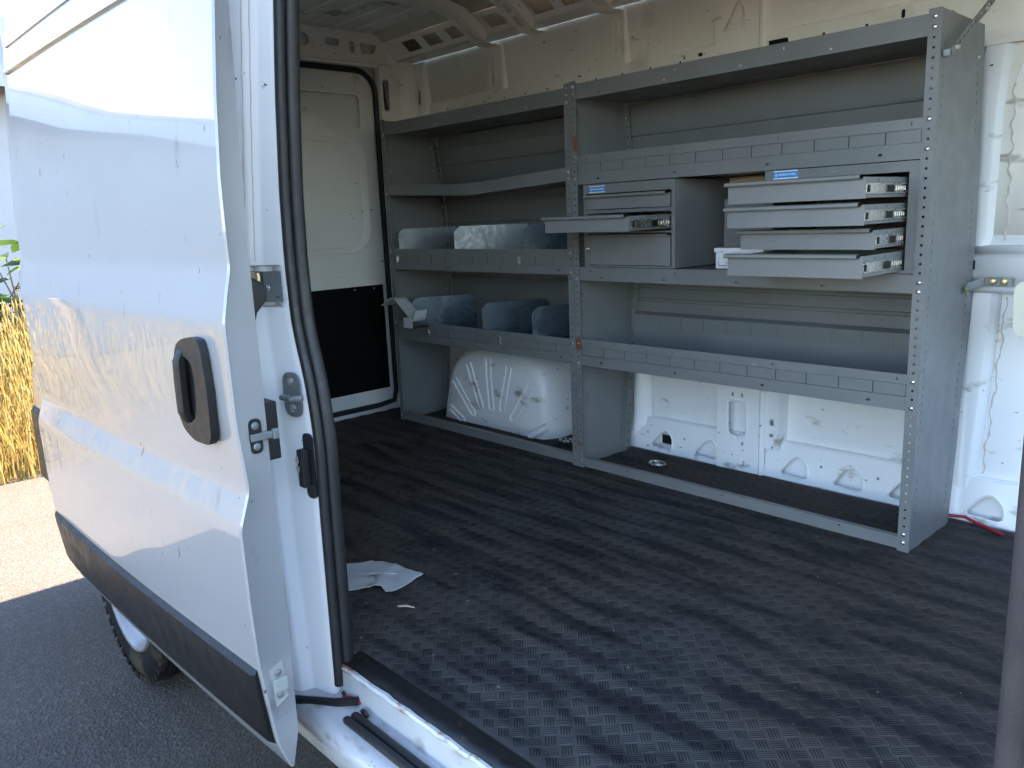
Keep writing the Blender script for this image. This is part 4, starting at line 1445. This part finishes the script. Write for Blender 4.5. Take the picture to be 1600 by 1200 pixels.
def shelf_slotted(unit, x0, x1, z0, z1, za, zb, cuts):
    """deep front lip with a row of divider slots: flanges, recessed channel and the tabs between the slots"""
    g = G()
    g.plate(rect(x0, x1, z0, za), lip_slots(x0, x1, z0 + 0.018, 0.345, 0.012, 0.0065, x0 + 0.10), (0, 0.0, 0), X_, Z_, 0.0018)
    g.plate(rect(x0, x1, zb, z1), lip_slots(x0, x1, z1 - 0.014, 0.39, 0.004, 0.010, x0 + 0.045), (0, 0.0, 0), X_, Z_, 0.0018)
    g.sheet([[(x, 0.0, za), (x, 0.0085, za - 0.001), (x, 0.0085, zb + 0.001), (x, 0.0, zb)] for x in (x0, x1)])
    yb = interp(SB, z0) - 0.014
    g.sheet([[(x, 0.0022, z0 + 0.004), (x, yb, z0 + 0.004), (x, yb, z0 + 0.135)] for x in (x0, x1)])
    sh = put('shelf', g, 'grey_steel', unit)
    ed = [x0] + sorted(cuts) + [x1]
    for a, b in zip(ed, ed[1:]):
        w = b - a - 0.0032
        key = (round(w, 3), round(zb - za, 3))
        if key not in panel_mesh:
            gg = G().box(-key[0] / 2, key[0] / 2, 0, 0.0016, 0.0012, key[1] - 0.0012)
            m = bpy.data.meshes.new('lip_tab')
            m.from_pydata(gg.v, [], gg.f)
            m.materials.append(MT['grey_steel'])
            panel_mesh[key] = m
        piece('lip_tab', panel_mesh[key], sh, ((a + b) / 2, 0.0014, za))
    return sh


def rear_rail(unit, x0, x1, z0, z1, cuts):
    """slotted rail along the back of a shelf"""
    g = G()
    yb = interp(SB, z0) - 0.040
    g.sheet([[(x, yb + 0.006, z0 - 0.10), (x, yb, z0), (x, yb, z1), (x, yb + 0.010, z1 + 0.004), (x, yb + 0.026, z1 + 0.010)] for x in (x0, x1)])
    o = put('rear_rail', g, 'grey_steel', unit, solid=0.0012)
    ed = [x0] + sorted(cuts) + [x1]
    for a, b in zip(ed, ed[1:]):
        w = b - a - 0.0032
        key = (round(w, 3), round(z1 - z0, 3))
        if key not in panel_mesh:
            gg = G().box(-key[0] / 2, key[0] / 2, 0, 0.0016, 0.0012, key[1] - 0.0012)
            m = bpy.data.meshes.new('lip_tab')
            m.from_pydata(gg.v, [], gg.f)
            m.materials.append(MT['grey_steel'])
            panel_mesh[key] = m
        piece('lip_tab', panel_mesh[key], o, ((a + b) / 2, yb - 0.0035, z0))
    return o


def back_panel(unit, x0, x1, z0, z1, ribs):
    """back sheet with pressed horizontal ribs"""
    pts = []
    zz = sorted(set([z0, z1] + [z for z in np.arange(z0, z1, 0.05)]))
    lines = []
    for z in zz:
        if all(abs(z - r) > 0.016 for r in ribs):
            lines.append((z, 0.0))
    for r in ribs:
        lines += [(r - 0.009, 0.0), (r - 0.006, -0.006), (r, -0.007), (r + 0.004, -0.006), (r + 0.005, 0.0)]
    lines.sort()
    g = G().sheet([[(x, interp(SB, z) - 0.010 + d, z) for z, d in lines] for x in (x0, x1)])
    return put('back_panel', g, 'grey_steel', unit, solid=0.0012)


def rear_flange(unit, x0, x1, z0, z1, bolts, bg):
    g = G()
    zz = np.linspace(z0, z1, 16)
    g.sheet([[(x0, interp(SB, z) - 0.022, z) for z in zz], [(x1, interp(SB, z) - 0.022, z) for z in zz]])
    put('rear_flange', g, 'grey_steel', unit, solid=0.0016)
    for z in bolts:
        bg.dome(((x0 + x1) / 2, interp(SB, z) - 0.0235, z), (0, -1, 0), 0.0075, 0.008, 6)
    holes = G()
    z = z0 + 0.03
    while z < z1 - 0.02:
        if all(abs(z - b) > 0.012 for b in bolts):
            holes.box((x0 + x1) / 2 - 0.0025, (x0 + x1) / 2 + 0.0025, interp(SB, z) - 0.0238, interp(SB, z) - 0.0225, z - 0.003, z + 0.003)
        z += PITCH * 1.5
    put('flange_holes', holes, 'dark_void', unit, kind='stuff')


# ---- right-hand unit
ru = thing('shelving_unit', (-0.65, 0.17, 0.0), 'grey steel shelving unit holding the two drawer cabinets, nearest the cab', 'shelving', 'steel shelving along the far wall')
BR = G()
end_panel(ru, 0.0, slot_cols(skip=((1.02, 1.20), (0.23, 0.30))))
end_panel(ru, XM + 0.003, slot_cols(skip=((1.0, 1.22),)))
upright(ru, -FW - 0.002, 0.0015, 'grey_steel', [1.472, 1.447, 1.222, 1.146, 0.791, 0.766, 0.511, 0.435, 0.028, 0.054], BR)
upright(ru, XM + 0.002, XM + FW, 'rusty_steel', [1.472, 1.447, 1.222, 1.146, 0.791, 0.766, 0.511, 0.435, 0.028, 0.054], BR)
xa, xb = XM + FW + 0.0008, -FW - 0.0028
cutsR = [-1.162 + 0.1034 * k for k in range(11)]
shelf_plain(ru, xa, xb, 1.430, 1.485, 1.434)
shelf_slotted(ru, xa, xb, 1.121, 1.228, 1.164, 1.199, cutsR)
shelf_plain(ru, xa, xb, 0.760, 0.812, 0.810)
shelf_slotted(ru, xa, xb, 0.425, 0.530, 0.465, 0.502, cutsR)
rear_rail(ru, XM + 0.03, -0.01, 0.545, 0.595, [c + 0.03 for c in cutsR if c < -0.1])
back_panel(ru, XM + 0.028, -0.003, 1.13, 1.43, [1.315])
back_panel(ru, XM + 0.028, -0.003, 0.43, 0.76, [0.655, 0.71])
back_panel(ru, XM + 0.028, -0.003, 0.815, 1.118, [1.06])
rear_flange(ru, XM + 0.006, XM + 0.034, 0.02, 1.43, [1.38, 0.745, 0.66, 0.595, 0.40], BR)
g = G()
g.plate(rect(XM + FW + 0.0008, -FW - 0.0028, 0.006, 0.042), lip_slots(XM + FW, -FW, 0.032, 0.42, 0.008, 0.005, -1.05), (0, 0, 0), X_, Z_, 0.0018)
g.sheet([[(x, 0.002, 0.041), (x, 0.022, 0.042)] for x in (XM + FW, -FW)])
put('bottom_rail', g, 'grey_steel', ru)
for z in (0.70, 1.39):
    BR.dome((XM + 0.006, 0.032, z), X_, 0.006, 0.008, 6)
for z in (1.40, 0.73):
    BR.dome((0.001, interp(SB, z) - 0.05, z), X_, 0.006, 0.006, 6)
put('bolts', BR, 'zinc', ru, smooth=True, kind='stuff')
# brace strut, wall straps and top tab
g = G()
a, b = Vector((0.022, 0.020, 1.385)), Vector((0.020, 0.345, 1.575))
d = (b - a)
L = d.length
d.normalize()
e = Vector((0, -d.z, d.y))
g.plate(rect(0, L, -0.011, 0.011), [slot(0.03 + 0.030 * k, 0, 0.016, 0.008) for k in range(11)], a, d, e, 0.0025)
g.box(0.002, 0.020, 0.014, 0.030, 1.376, 1.392)
put('brace_strut', g, 'galvanised', ru, label='perforated diagonal brace at the top of the unit')
g = G()
g.dome(a + d * 0.03 + Vector((0.0005, 0, 0)), X_, 0.009, 0.010, 6)
g.dome(a + d * 0.27 + Vector((0.0005, 0, 0)), X_, 0.009, 0.010, 6)
put('brace_bolts', g, 'zinc', ru, kind='stuff')
g = G()
g.plate([(-0.003, 0.742), (0.035, 0.756), (0.110, 0.757), (0.110, 0.779), (0.035, 0.778), (-0.003, 0.762)][:0] + rect(0.036, 0.110, 0.7545, 0.7785), [slot(0.055, 0.766, 0.013, 0.007), slot(0.086, 0.766, 0.013, 0.007)], (0, 0.3655, 0), X_, Z_, 0.002)
g.sheet([[(0.0365, 0.3645, 0.7545), (0.0365, 0.3645, 0.7785)], [(0.003, 0.318, 0.738), (0.003, 0.318, 0.763)], [(0.003, 0.285, 0.730), (0.003, 0.285, 0.757)]])
put('wall_strap', g, 'galvanised', ru, solid=0.0)
g = G()
for xx in (0.057, 0.088):
    g.dome((xx, 0.3655 - 0.001, 0.766), (0, -1, 0), 0.011, 0.006, 8)
g.dome((0.004, 0.30, 0.744), X_, 0.009, 0.008, 6)
put('strap_bolts', g, 'brass_zinc', ru, kind='stuff')
g = G().box(-1.225, -1.175, 0.318, 0.322, 1.505, 1.545)
g.box(-1.225, -1.175, 0.300, 0.318, 1.503, 1.506)
put('top_tab', g, 'brass_zinc', ru, bevel=0.002)
g = G()
for xx in (-1.212, -1.188):
    g.dome((xx, 0.3178, 1.525), (0, -1, 0), 0.009, 0.006, 8)
put('tab_bolts', g, 'zinc', ru, kind='stuff')

# ---- left-hand unit
lu = thing('shelving_unit', (-1.93, 0.17, 0.0), 'grey steel shelving unit over the wheel arch, with a bent shelf, nearest the rear doors', 'shelving', 'steel shelving along the far wall')
BL = G()
end_panel(lu, XL + 0.002, slot_cols(skip=((0.50, 0.62),)))
end_panel(lu, XM - 0.001, [])
upright(lu, XM - FW, XM - 0.002, 'grey_steel', [1.46, 1.437, 1.18, 1.155, 0.866, 0.79, 0.511, 0.435, 0.028, 0.054], BL, ztop=HT - 0.008)
upright(lu, XL, XL + FW, 'grey_steel', [1.46, 1.437, 1.18, 1.155, 0.866, 0.79, 0.511, 0.435, 0.028], BL)
xa, xb = XL + FW + 0.0008, XM - FW - 0.0008
cutsL = [-1.419 - 0.1 * k for k in range(11)]
shelf_plain(lu, xa, xb, 1.420, 1.478, 1.424)
shelf_plain(lu, xa, xb, 1.140, 1.190, 1.144, bend=lambda x: -0.029 * max(0.0, 1 - abs((x + 1.92) / 0.61)) if x > -2.53 else 0.0)
shelf_slotted(lu, xa, xb, 0.780, 0.880, 0.814, 0.851, cutsL)
shelf_slotted(lu, xa, xb, 0.428, 0.526, 0.464, 0.500, cutsL)
back_panel(lu, XL + 0.028, XM - 0.004, 1.15, 1.42, [1.37, 1.29, 1.20])
back_panel(lu, XL + 0.028, XM - 0.004, 0.79, 1.135, [1.10, 1.00])
back_panel(lu, XL + 0.028, XM - 0.004, 0.43, 0.775, [0.72])
rear_flange(lu, XL + 0.006, XL + 0.036, 0.43, 1.42, [1.36, 1.08, 0.97, 0.74], BL)
g = G()
g.plate(rect(xa, xb, 0.008, 0.046), lip_slots(xa, xb, 0.034, 0.33, 0.008, 0.005, -2.3), (0, 0, 0), X_, Z_, 0.0018)
g.sheet([[(x, 0.002, 0.045), (x, 0.022, 0.046)] for x in (xa, xb)])
put('bottom_rail', g, 'grey_steel', lu)
for z in (1.37, 1.255):
    BL.dome((XL + 0.003, 0.032, z), X_, 0.006, 0.006, 6)
    BL.dome((XL + 0.003, interp(SB, z) - 0.05, z), X_, 0.006, 0.006, 6)
put('bolts', BL, 'zinc', lu, smooth=True, kind='stuff')
g = G().box(-2.448, -2.395, 0.318, 0.322, 1.502, 1.540)
put('top_tab', g, 'zinc', lu, bevel=0.002)
g = G()
for xx in (-2.434, -2.409):
    g.dome((xx, 0.3178, 1.522), (0, -1, 0), 0.009, 0.006, 8)
put('tab_bolts', g, 'zinc', lu, kind='stuff')
# white divider clips hooked over the slotted lips
for (x, zt) in ((-2.49, 0.848), (-1.617, 0.850), (-2.27, 0.498), (-1.757, 0.500)):
    g = G().box(x - 0.006, x + 0.006, -0.004, 0.0012, zt - 0.034, zt)
    g.box(x - 0.003, x + 0.003, -0.0062, -0.0042, zt - 0.026, zt - 0.006)
    put('divider_clip', g, 'zinc', lu, bevel=0.001)


# ------------------------------------------------------------------ shelf dividers (galvanised plates standing across the shelves)
def divider(x, z, h, skew, label, mat='galvanised'):
    g = G()
    Ud = Vector((skew, 0.30, 0))
    d = Ud.length
    Ud.normalize()
    out = [(0.0, 0.0), (d, 0.0), (d, h - 0.02), (d - 0.022, h), (0.026, h), (0.0, h - 0.026)]
    g.plate(out, [], (x, 0.022, z), Ud, Z_, 0.0014)
    # folded foot
    g.sheet([[(x + 0.0005, 0.022, z + 0.001), (x + 0.02, 0.022, z + 0.001)], [(x + skew + 0.0005, 0.322, z + 0.001), (x + skew + 0.02, 0.322, z + 0.001)]])
    put('shelf_divider', g, mat, None, label=label, cat='divider', group='metal shelf dividers')


divider(-2.505, 0.786, 0.190, 0.115, 'leftmost galvanised divider on the upper slotted shelf, by the rear doors')
divider(-2.065, 0.786, 0.194, 0.20, 'middle galvanised divider on the upper slotted shelf, catching warm light')
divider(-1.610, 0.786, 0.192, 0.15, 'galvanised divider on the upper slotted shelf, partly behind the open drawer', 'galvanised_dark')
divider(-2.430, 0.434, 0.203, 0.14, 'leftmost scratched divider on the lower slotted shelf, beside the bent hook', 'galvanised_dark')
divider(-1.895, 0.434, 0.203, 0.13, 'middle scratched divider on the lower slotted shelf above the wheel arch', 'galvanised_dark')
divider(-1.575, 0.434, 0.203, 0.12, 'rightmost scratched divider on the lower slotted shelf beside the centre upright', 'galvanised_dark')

# bent steel hook hung over the lower shelf
g = G()
w0, w1 = -0.100, -0.030
pathh = [(-2.515, 0.608), (-2.455, 0.640), (-2.435, 0.648), (-2.412, 0.648), (-2.395, 0.642), (-2.285, 0.560), (-2.262, 0.548), (-2.250, 0.562), (-2.236, 0.598)]
g.sheet([[(x, w0, z) for x, z in pathh], [(x, w1, z) for x, z in pathh]])
hk = put('steel_hook', g, 'pale_steel', None, solid=0.004, label='bent pale steel hook on the front of the lower shelf near the rear doors', cat='hook')
g = G().box(-2.328, -2.258, -0.106, -0.102, 0.512, 0.562)
put('hook_plate', g, 'pale_steel', hk, bevel=0.002)
g = G().box(-2.322, -2.264, -0.1015, -0.0015, 0.510, 0.5135)
put('hook_foot', g, 'rubber', hk)

# ------------------------------------------------------------------ drawer cabinets
def text_mesh(name, body, size):
    cu = bpy.data.curves.new(name, 'FONT')
    cu.body = body
    cu.size = size
    cu.align_x = 'CENTER'
    cu.align_y = 'CENTER'
    cu.extrude = 0.0002
    cu.offset = 0.0002
    ob = bpy.data.objects.new(name, cu)
    COL.objects.link(ob)
    dg = bpy.context.evaluated_depsgraph_get()
    m = bpy.data.meshes.new_from_object(ob.evaluated_get(dg))
    bpy.data.objects.remove(ob)
    m.name = name
    m.materials.clear()
    m.materials.append(MT['label_print'])
    return m


def maker_label(cab, x0, x1, z0, z1, y):
    g = G().box(x0, x1, y - 0.0010, y - 0.0002, z0, z1)
    lb = put('maker_label', g, 'label_white', cab, label='blue and white maker label')
    g = G().box(x0, x1, y - 0.0014, y - 0.0011, z0 + 0.0035, z1 - 0.0030)
    put('label_field', g, 'label_blue', lb)
    m = text_mesh('label_lettering', 'ADRIAN STEEL', 0.0088)
    o = bpy.data.objects.new('label_lettering', m)
    COL.objects.link(o)
    o.parent = lb
    o.location = (x0 + (x1 - x0) * 0.58, y - 0.0017, (z0 + z1) / 2)
    o.rotation_euler = (PI / 2, 0, 0)
    g = G()
    c = (x0 + 0.010, (z0 + z1) / 2)
    g.plate(circ(c[0], c[1], 0.0052, 14), [circ(c[0], c[1], 0.0034, 12)], (0, y - 0.0016, 0), X_, Z_, 0.0003)
    g.plate(circ(c[0], c[1], 0.0018, 8), [], (0, y - 0.0016, 0), X_, Z_, 0.0003)
    put('label_emblem', g, 'label_print', lb)


def drawer(cab, x0, x1, yf, z0, z1, ydepth, slides=True, label=None):
    """open tray: front with a rolled pull lip, sides, bottom, telescopic slide on each side"""
    g = G()
    g.box(x0, x1, yf, yf + 0.0025, z0, z1 - 0.008)
    # rolled lip along the top: leans out and hangs over
    lp = [(0.0, -0.008), (-0.013, -0.010), (-0.017, -0.007), (-0.015, 0.000), (0.0, 0.0025), (0.012, 0.001)]
    g.sheet([[(x, yf + a, z1 + b) for a, b in lp] for x in (x0 - 0.004, x1 - 0.010)])
    dr = put('drawer', g, 'drawer_steel', cab, bevel=0.0, solid=0.0, label=label)
    g = G()
    hs = 0.006
    for xx in (x0 + 0.008, x1 - 0.0095):
        g.box(xx, xx + 0.0015, yf + 0.0028, ydepth, z0 + 0.002, z1 - 0.004)
    g.box(x0 + 0.010, x1 - 0.010, yf + 0.0028, ydepth, z0 + 0.003, z0 + 0.0045)
    g.box(x0 + 0.010, x1 - 0.010, ydepth - 0.002, ydepth, z0 + 0.005, z1 - 0.006)
    put('drawer_box', g, 'grey_steel', dr)
    if slides:
        zc = (z0 + z1) / 2 - 0.004
        for xx, s in ((x1 - 0.0075, 1), (x0 + 0.0075, -1)):
            g = G()
            for dz in (-0.0135, 0.0105):
                g.box(min(xx, xx + s * 0.006), max(xx, xx + s * 0.006), yf + 0.020, 0.20, zc + dz, zc + dz + 0.0030)
            g.box(min(xx, xx + s * 0.0022), max(xx, xx + s * 0.0022), yf + 0.018, 0.20, zc - 0.012, zc + 0.0118)
            for k in range(5):
                g.box(min(xx + s * 0.0022, xx + s * 0.0040), max(xx + s * 0.0022, xx + s * 0.0040), -0.060 + k * 0.014, -0.053 + k * 0.014, zc - 0.006, zc + 0.006)
            put('slide', g, 'zinc', dr, bevel=0.0006)
            g = G()
            cy = yf + 0.62 * (0.0 - yf)
            g.box(min(xx + s * 0.0024, xx + s * 0.0075), max(xx + s * 0.0024, xx + s * 0.0075), cy - 0.016, cy + 0.016, zc - 0.0095, zc + 0.0085)
            put('slide_latch', g, 'black_plastic', dr, bevel=0.001)
            g = G().box(min(xx + s * 0.0024, xx + s * 0.0065), max(xx + s * 0.0024, xx + s * 0.0065), yf + 0.022, yf + 0.030, zc - 0.0095, zc + 0.0085)
            put('slide_stop', g, 'black_plastic', dr, bevel=0.001)
            g = G()
            for k in range(3):
                yy = yf + 0.09 + k * 0.065
                g.dome((xx + s * 0.0002, yy, z1 - 0.012), (s, 0, 0), 0.003, 0.004, 6)
            put('rivets', g, 'zinc', dr, kind='stuff')
    return dr


def cabinet_shell(cab, x0, x1, y0, y1, z0, z1, ox0, ox1, openings):
    """steel carcass with a front frame around the openings"""
    g = G()
    g.plate(rect(x0, x1, z0, z1), [rect(ox0 + a, ox1 + b, c, d) for a, b, c, d in openings], (0, y0, 0), X_, Z_, 0.002)
    g.box(x0, x0 + 0.0015, y0 + 0.0022, y1, z0, z1)
    g.box(x1 - 0.0015, x1, y0 + 0.0022, y1, z0, z1)
    g.box(x0 + 0.0017, x1 - 0.0017, y0 + 0.0022, y1, z1 - 0.0015, z1)
    g.box(x0 + 0.0017, x1 - 0.0017, y0 + 0.0022, y1, z0, z0 + 0.0015)
    g.box(x0 + 0.0017, x1 - 0.0017, y1 - 0.0015, y1, z0 + 0.002, z1 - 0.002)
    return put('carcass', g, 'grey_steel', cab)


ca = thing('drawer_cabinet', (-1.04, 0.18, 0.8125), 'grey three-drawer cabinet with its middle drawer pulled out, beside the centre upright', 'cabinet', 'drawer cabinets on the shelving')
cabinet_shell(ca, -1.252, -0.832, 0.004, 0.345, 0.8135, 1.118, -1.236, -0.847, [(0.0, 0.0, 1.024, 1.084), (0.0, 0.0, 0.944, 1.012), (0.010, 0.0, 0.820, 0.938)])
drawer(ca, -1.233, -0.850, 0.001, 1.027, 1.078, 0.30, slides=False, label='closed top drawer')
drawer(ca, -1.233, -0.848, -0.226, 0.950, 1.004, 0.16, label='middle drawer pulled out')
g = G()
g.box(-1.223, -0.850, 0.0005, 0.003, 0.8225, 0.928)
lp = [(0.0, -0.004), (-0.010, -0.006), (-0.013, -0.002), (-0.010, 0.004), (0.004, 0.006)]
g.sheet([[(x, 0.0005 + a, 0.929 + b) for a, b in lp] for x in (-1.223, -0.858)])
put('deep_drawer', g, 'drawer_steel', ca, label='closed deep bottom drawer')
g = G().box(-1.2345, -1.2255, 0.0012, 0.0035, 0.822, 0.936)
put('lock_strip', g, 'drawer_steel', ca)
g = G().dome((-1.232, 0.001, 0.882), (0, -1, 0), 0.011, 0.007, 14)
g.dome((-1.232, -0.0058, 0.882), (0, -1, 0), 0.006, 0.004, 12)
put('lock', g, 'zinc', ca, smooth=True)
maker_label(ca, -1.222, -1.144, 1.0875, 1.112, 0.004)

cb = thing('drawer_cabinet', (-0.26, 0.18, 0.8125), 'grey four-drawer cabinet with every drawer pulled out, beside the end upright', 'cabinet', 'drawer cabinets on the shelving')
cabinet_shell(cb, -0.494, -0.034, 0.004, 0.345, 0.8135, 1.1185, -0.462, -0.060, [(0.0, 0.0, 0.822, 1.090)])
DRW = ((1.022, 1.080, -0.257, 'top'), (0.955, 1.011, -0.260, 'second'), (0.890, 0.944, -0.186, 'third'), (0.819, 0.880, -0.255, 'bottom'))
for z0, z1, yf, nm in DRW:
    drawer(cb, -0.459, -0.062, yf, z0, z1, 0.13, label=nm + ' drawer pulled out')
maker_label(cb, -0.465, -0.385, 1.0925, 1.117, 0.0040)

# white carton and the boxes at the back between the cabinets
g = G().box(-0.702, -0.50, 0.055, 0.175, 0.8125, 0.866)
cx_ = put('small_carton', g, 'card_white', None, bevel=0.002, label='small white carton on the shelf between the two drawer cabinets', cat='carton')
g = G().box(-0.706, -0.496, 0.051, 0.179, 0.8665, 0.882)
put('carton_lid', g, 'card_white', cx_, bevel=0.002)
g = G()
for k, (a, b, w, h) in enumerate(((-0.69, 0.822, 0.030, 0.016), (-0.655, 0.820, 0.018, 0.020), (-0.69, 0.845, 0.05, 0.003))):
    g.box(a, a + w, 0.0543, 0.0546, b, b + h * 0.12)
    g.box(a, a + 0.0015, 0.0543, 0.0546, b, b + h)
    g.box(a + w, a + w + 0.0015, 0.0543, 0.0546, b, b + h)
put('carton_print', g, 'rubber', cx_)
g = G().box(-0.80, -0.54, 0.255, 0.335, 0.8125, 1.045)
put('steel_box', g, 'grey_steel', None, bevel=0.003, label='dark grey box standing behind the open drawers, against the shelving back', cat='box')
g = G().box(-0.785, -0.60, 0.262, 0.332, 1.0455, 1.117)
bx = put('beige_box', g, 'card_beige', None, bevel=0.003, label='beige box wedged at the back between the drawer cabinets', cat='box')

# red cable on the floor by the wall
g = G().tube([(-0.06, 0.335, 0.010), (-0.015, 0.349, 0.013), (0.033, 0.358, 0.016), (0.07, 0.345, 0.010), (0.102, 0.334, 0.008), (0.16, 0.30, 0.008)], 0.005, 8)
put('red_cable', g, 'red_wire', None, smooth=True, label='red cable running along the floor beside the shelving end', cat='cable')

# ------------------------------------------------------------------ outside: grass, shrub, pole, house
nb = 9000
bx_ = rng.uniform(-8.6, -5.05, nb)
by_ = rng.uniform(-7.5, 1.6, nb)
bx_[:5500] = rng.uniform(-6.6, -5.05, 5500)
by_[:5500] = rng.uniform(-2.1, 0.0, 5500)
edge = -5.05 + 0.12 * np.sin(by_ * 5) - bx_
hgt = rng.uniform(0.25, 0.95, nb) * np.clip(0.45 + edge * 0.9, 0.3, 1.15)
az = rng.uniform(0, 2 * PI, nb)
lean = rng.uniform(0.03, 0.35, nb) * hgt
wd = rng.uniform(0.002, 0.006, nb)
lx, ly = np.cos(az) * lean, np.sin(az) * lean
pxx, pyy = -np.sin(az + 0.7) * wd, np.cos(az + 0.7) * wd
V_ = []
for t, wk in ((0, 1.0), (0.5, 0.8), (0.9, 0.35), (1.0, 0.06)):
    cx2, cy2, cz2 = bx_ + lx * t ** 2, by_ + ly * t ** 2, GROUND + hgt * t
    V_.append(np.stack([cx2 - pxx * wk, cy2 - pyy * wk, cz2], 1))
    V_.append(np.stack([cx2 + pxx * wk, cy2 + pyy * wk, cz2], 1))
V_ = np.stack(V_, 1).reshape(-1, 3)
idx = np.arange(nb)[:, None] * 8
F_ = np.concatenate([idx + np.array(q)[None] for q in ((0, 1, 3, 2), (2, 3, 5, 4), (4, 5, 7, 6))], 0)
vv, ff = V_.tolist(), F_.tolist()
gr = G()
gr.v, gr.f = [tuple(p) for p in vv], [tuple(f) for f in ff]
# seed heads on the tall stems
for k in range(nb):
    if hgt[k] > 0.5 and k % 2 == 0:
        c = Vector((bx_[k] + lx[k], by_[k] + ly[k], GROUND + hgt[k]))
        s = 0.010
        gr.add([c + Vector((0, 0, 0.05)), c + Vector((s, 0, 0)), c + Vector((0, s, 0)), c + Vector((-s, 0, 0)), c + Vector((0, -s, 0)), c - Vector((0, 0, 0.05))],
               [(0, 1, 2), (0, 2, 3), (0, 3, 4), (0, 4, 1), (5, 2, 1), (5, 3, 2), (5, 4, 3), (5, 1, 4)])
put('dry_grass', gr, 'dry_grass', None, kind='stuff', label='tall dry yellow grass beyond the asphalt', cat='grass')

sh = thing('leafy_shrub', (-6.6, -1.0, GROUND), 'green broad-leaved shrub growing behind the dry grass', 'shrub')
g = G()
for k in range(420):
    c = Vector((-6.7 + random.uniform(-0.55, 0.45), -1.05 + random.uniform(-0.8, 0.9), GROUND + random.uniform(0.25, 1.62)))
    s = random.uniform(0.05, 0.11)
    t = random.uniform(0, 2 * PI)
    d = Vector((math.cos(t), math.sin(t), random.uniform(-0.6, 0.3))).normalized()
    n = d.cross(Vector((random.uniform(-0.5, 0.5), random.uniform(-0.5, 0.5), 1))).normalized()
    u = n.cross(d) * 0.2 * s
    g.add([c - d * s, c - d * s * 0.3 + n * s * 0.75 + u, c + d * s * 0.6 + n * s * 0.5 + u, c + d * s * 1.2, c + d * s * 0.6 - n * s * 0.5 + u, c - d * s * 0.3 - n * s * 0.75 + u],
          [(0, 3, 2, 1), (0, 5, 4, 3)])
put('foliage', g, 'green_leaf', sh)
g = G()
for k in range(9):
    a = Vector((-6.65 + random.uniform(-0.1, 0.1), -1.0 + random.uniform(-0.15, 0.15), GROUND))
    g.tube([a, a + Vector((random.uniform(-0.2, 0.2), random.uniform(-0.3, 0.3), 0.7)), a + Vector((random.uniform(-0.4, 0.3), random.uniform(-0.6, 0.6), 1.4))], [0.014, 0.010, 0.004], 6)
put('stem', g, 'bark', sh, smooth=True)

g = G().tube([(-8.4, -3.75, GROUND - 0.05), (-8.42, -3.62, GROUND + 0.6), (-8.47, -3.42, GROUND + 1.25), (-8.48, -3.40, GROUND + 1.27)], [0.17, 0.15, 0.13, 0.05], 14)
put('wooden_post', g, 'wood_pole', None, smooth=True, label='short leaning brown wooden post standing in the dry grass', cat='post')

ho = thing('house', (-13.0, -3.0, GROUND), 'pale grey clad house with white fascia beyond the grass', 'house')
HXF, HY0, HY1, HE = -10.5, -11.0, 3.0, GROUND + 3.35
g = G().box(HXF - 6.0, HXF - 0.03, HY0, HY1, GROUND, HE)
put('wall', g, 'siding', ho)
g = G().box(HXF + 0.02, HXF + 0.46, HY0 - 0.3, HY1 + 0.3, HE - 0.05, HE)
g.box(HXF + 0.46, HXF + 0.50, HY0 - 0.3, HY1 + 0.3, HE - 0.12, HE + 0.20)
put('fascia', g, 'white_trim', ho)
g = G()
g.sheet([[(HXF + 0.55, y, HE + 0.21), (HXF - 3.0, y, HE + 0.30), (HXF - 6.5, y, HE + 0.2)] for y in (HY0 - 0.35, HY1 + 0.35)])
put('roof', g, 'roof_tile', ho, solid=0.06)
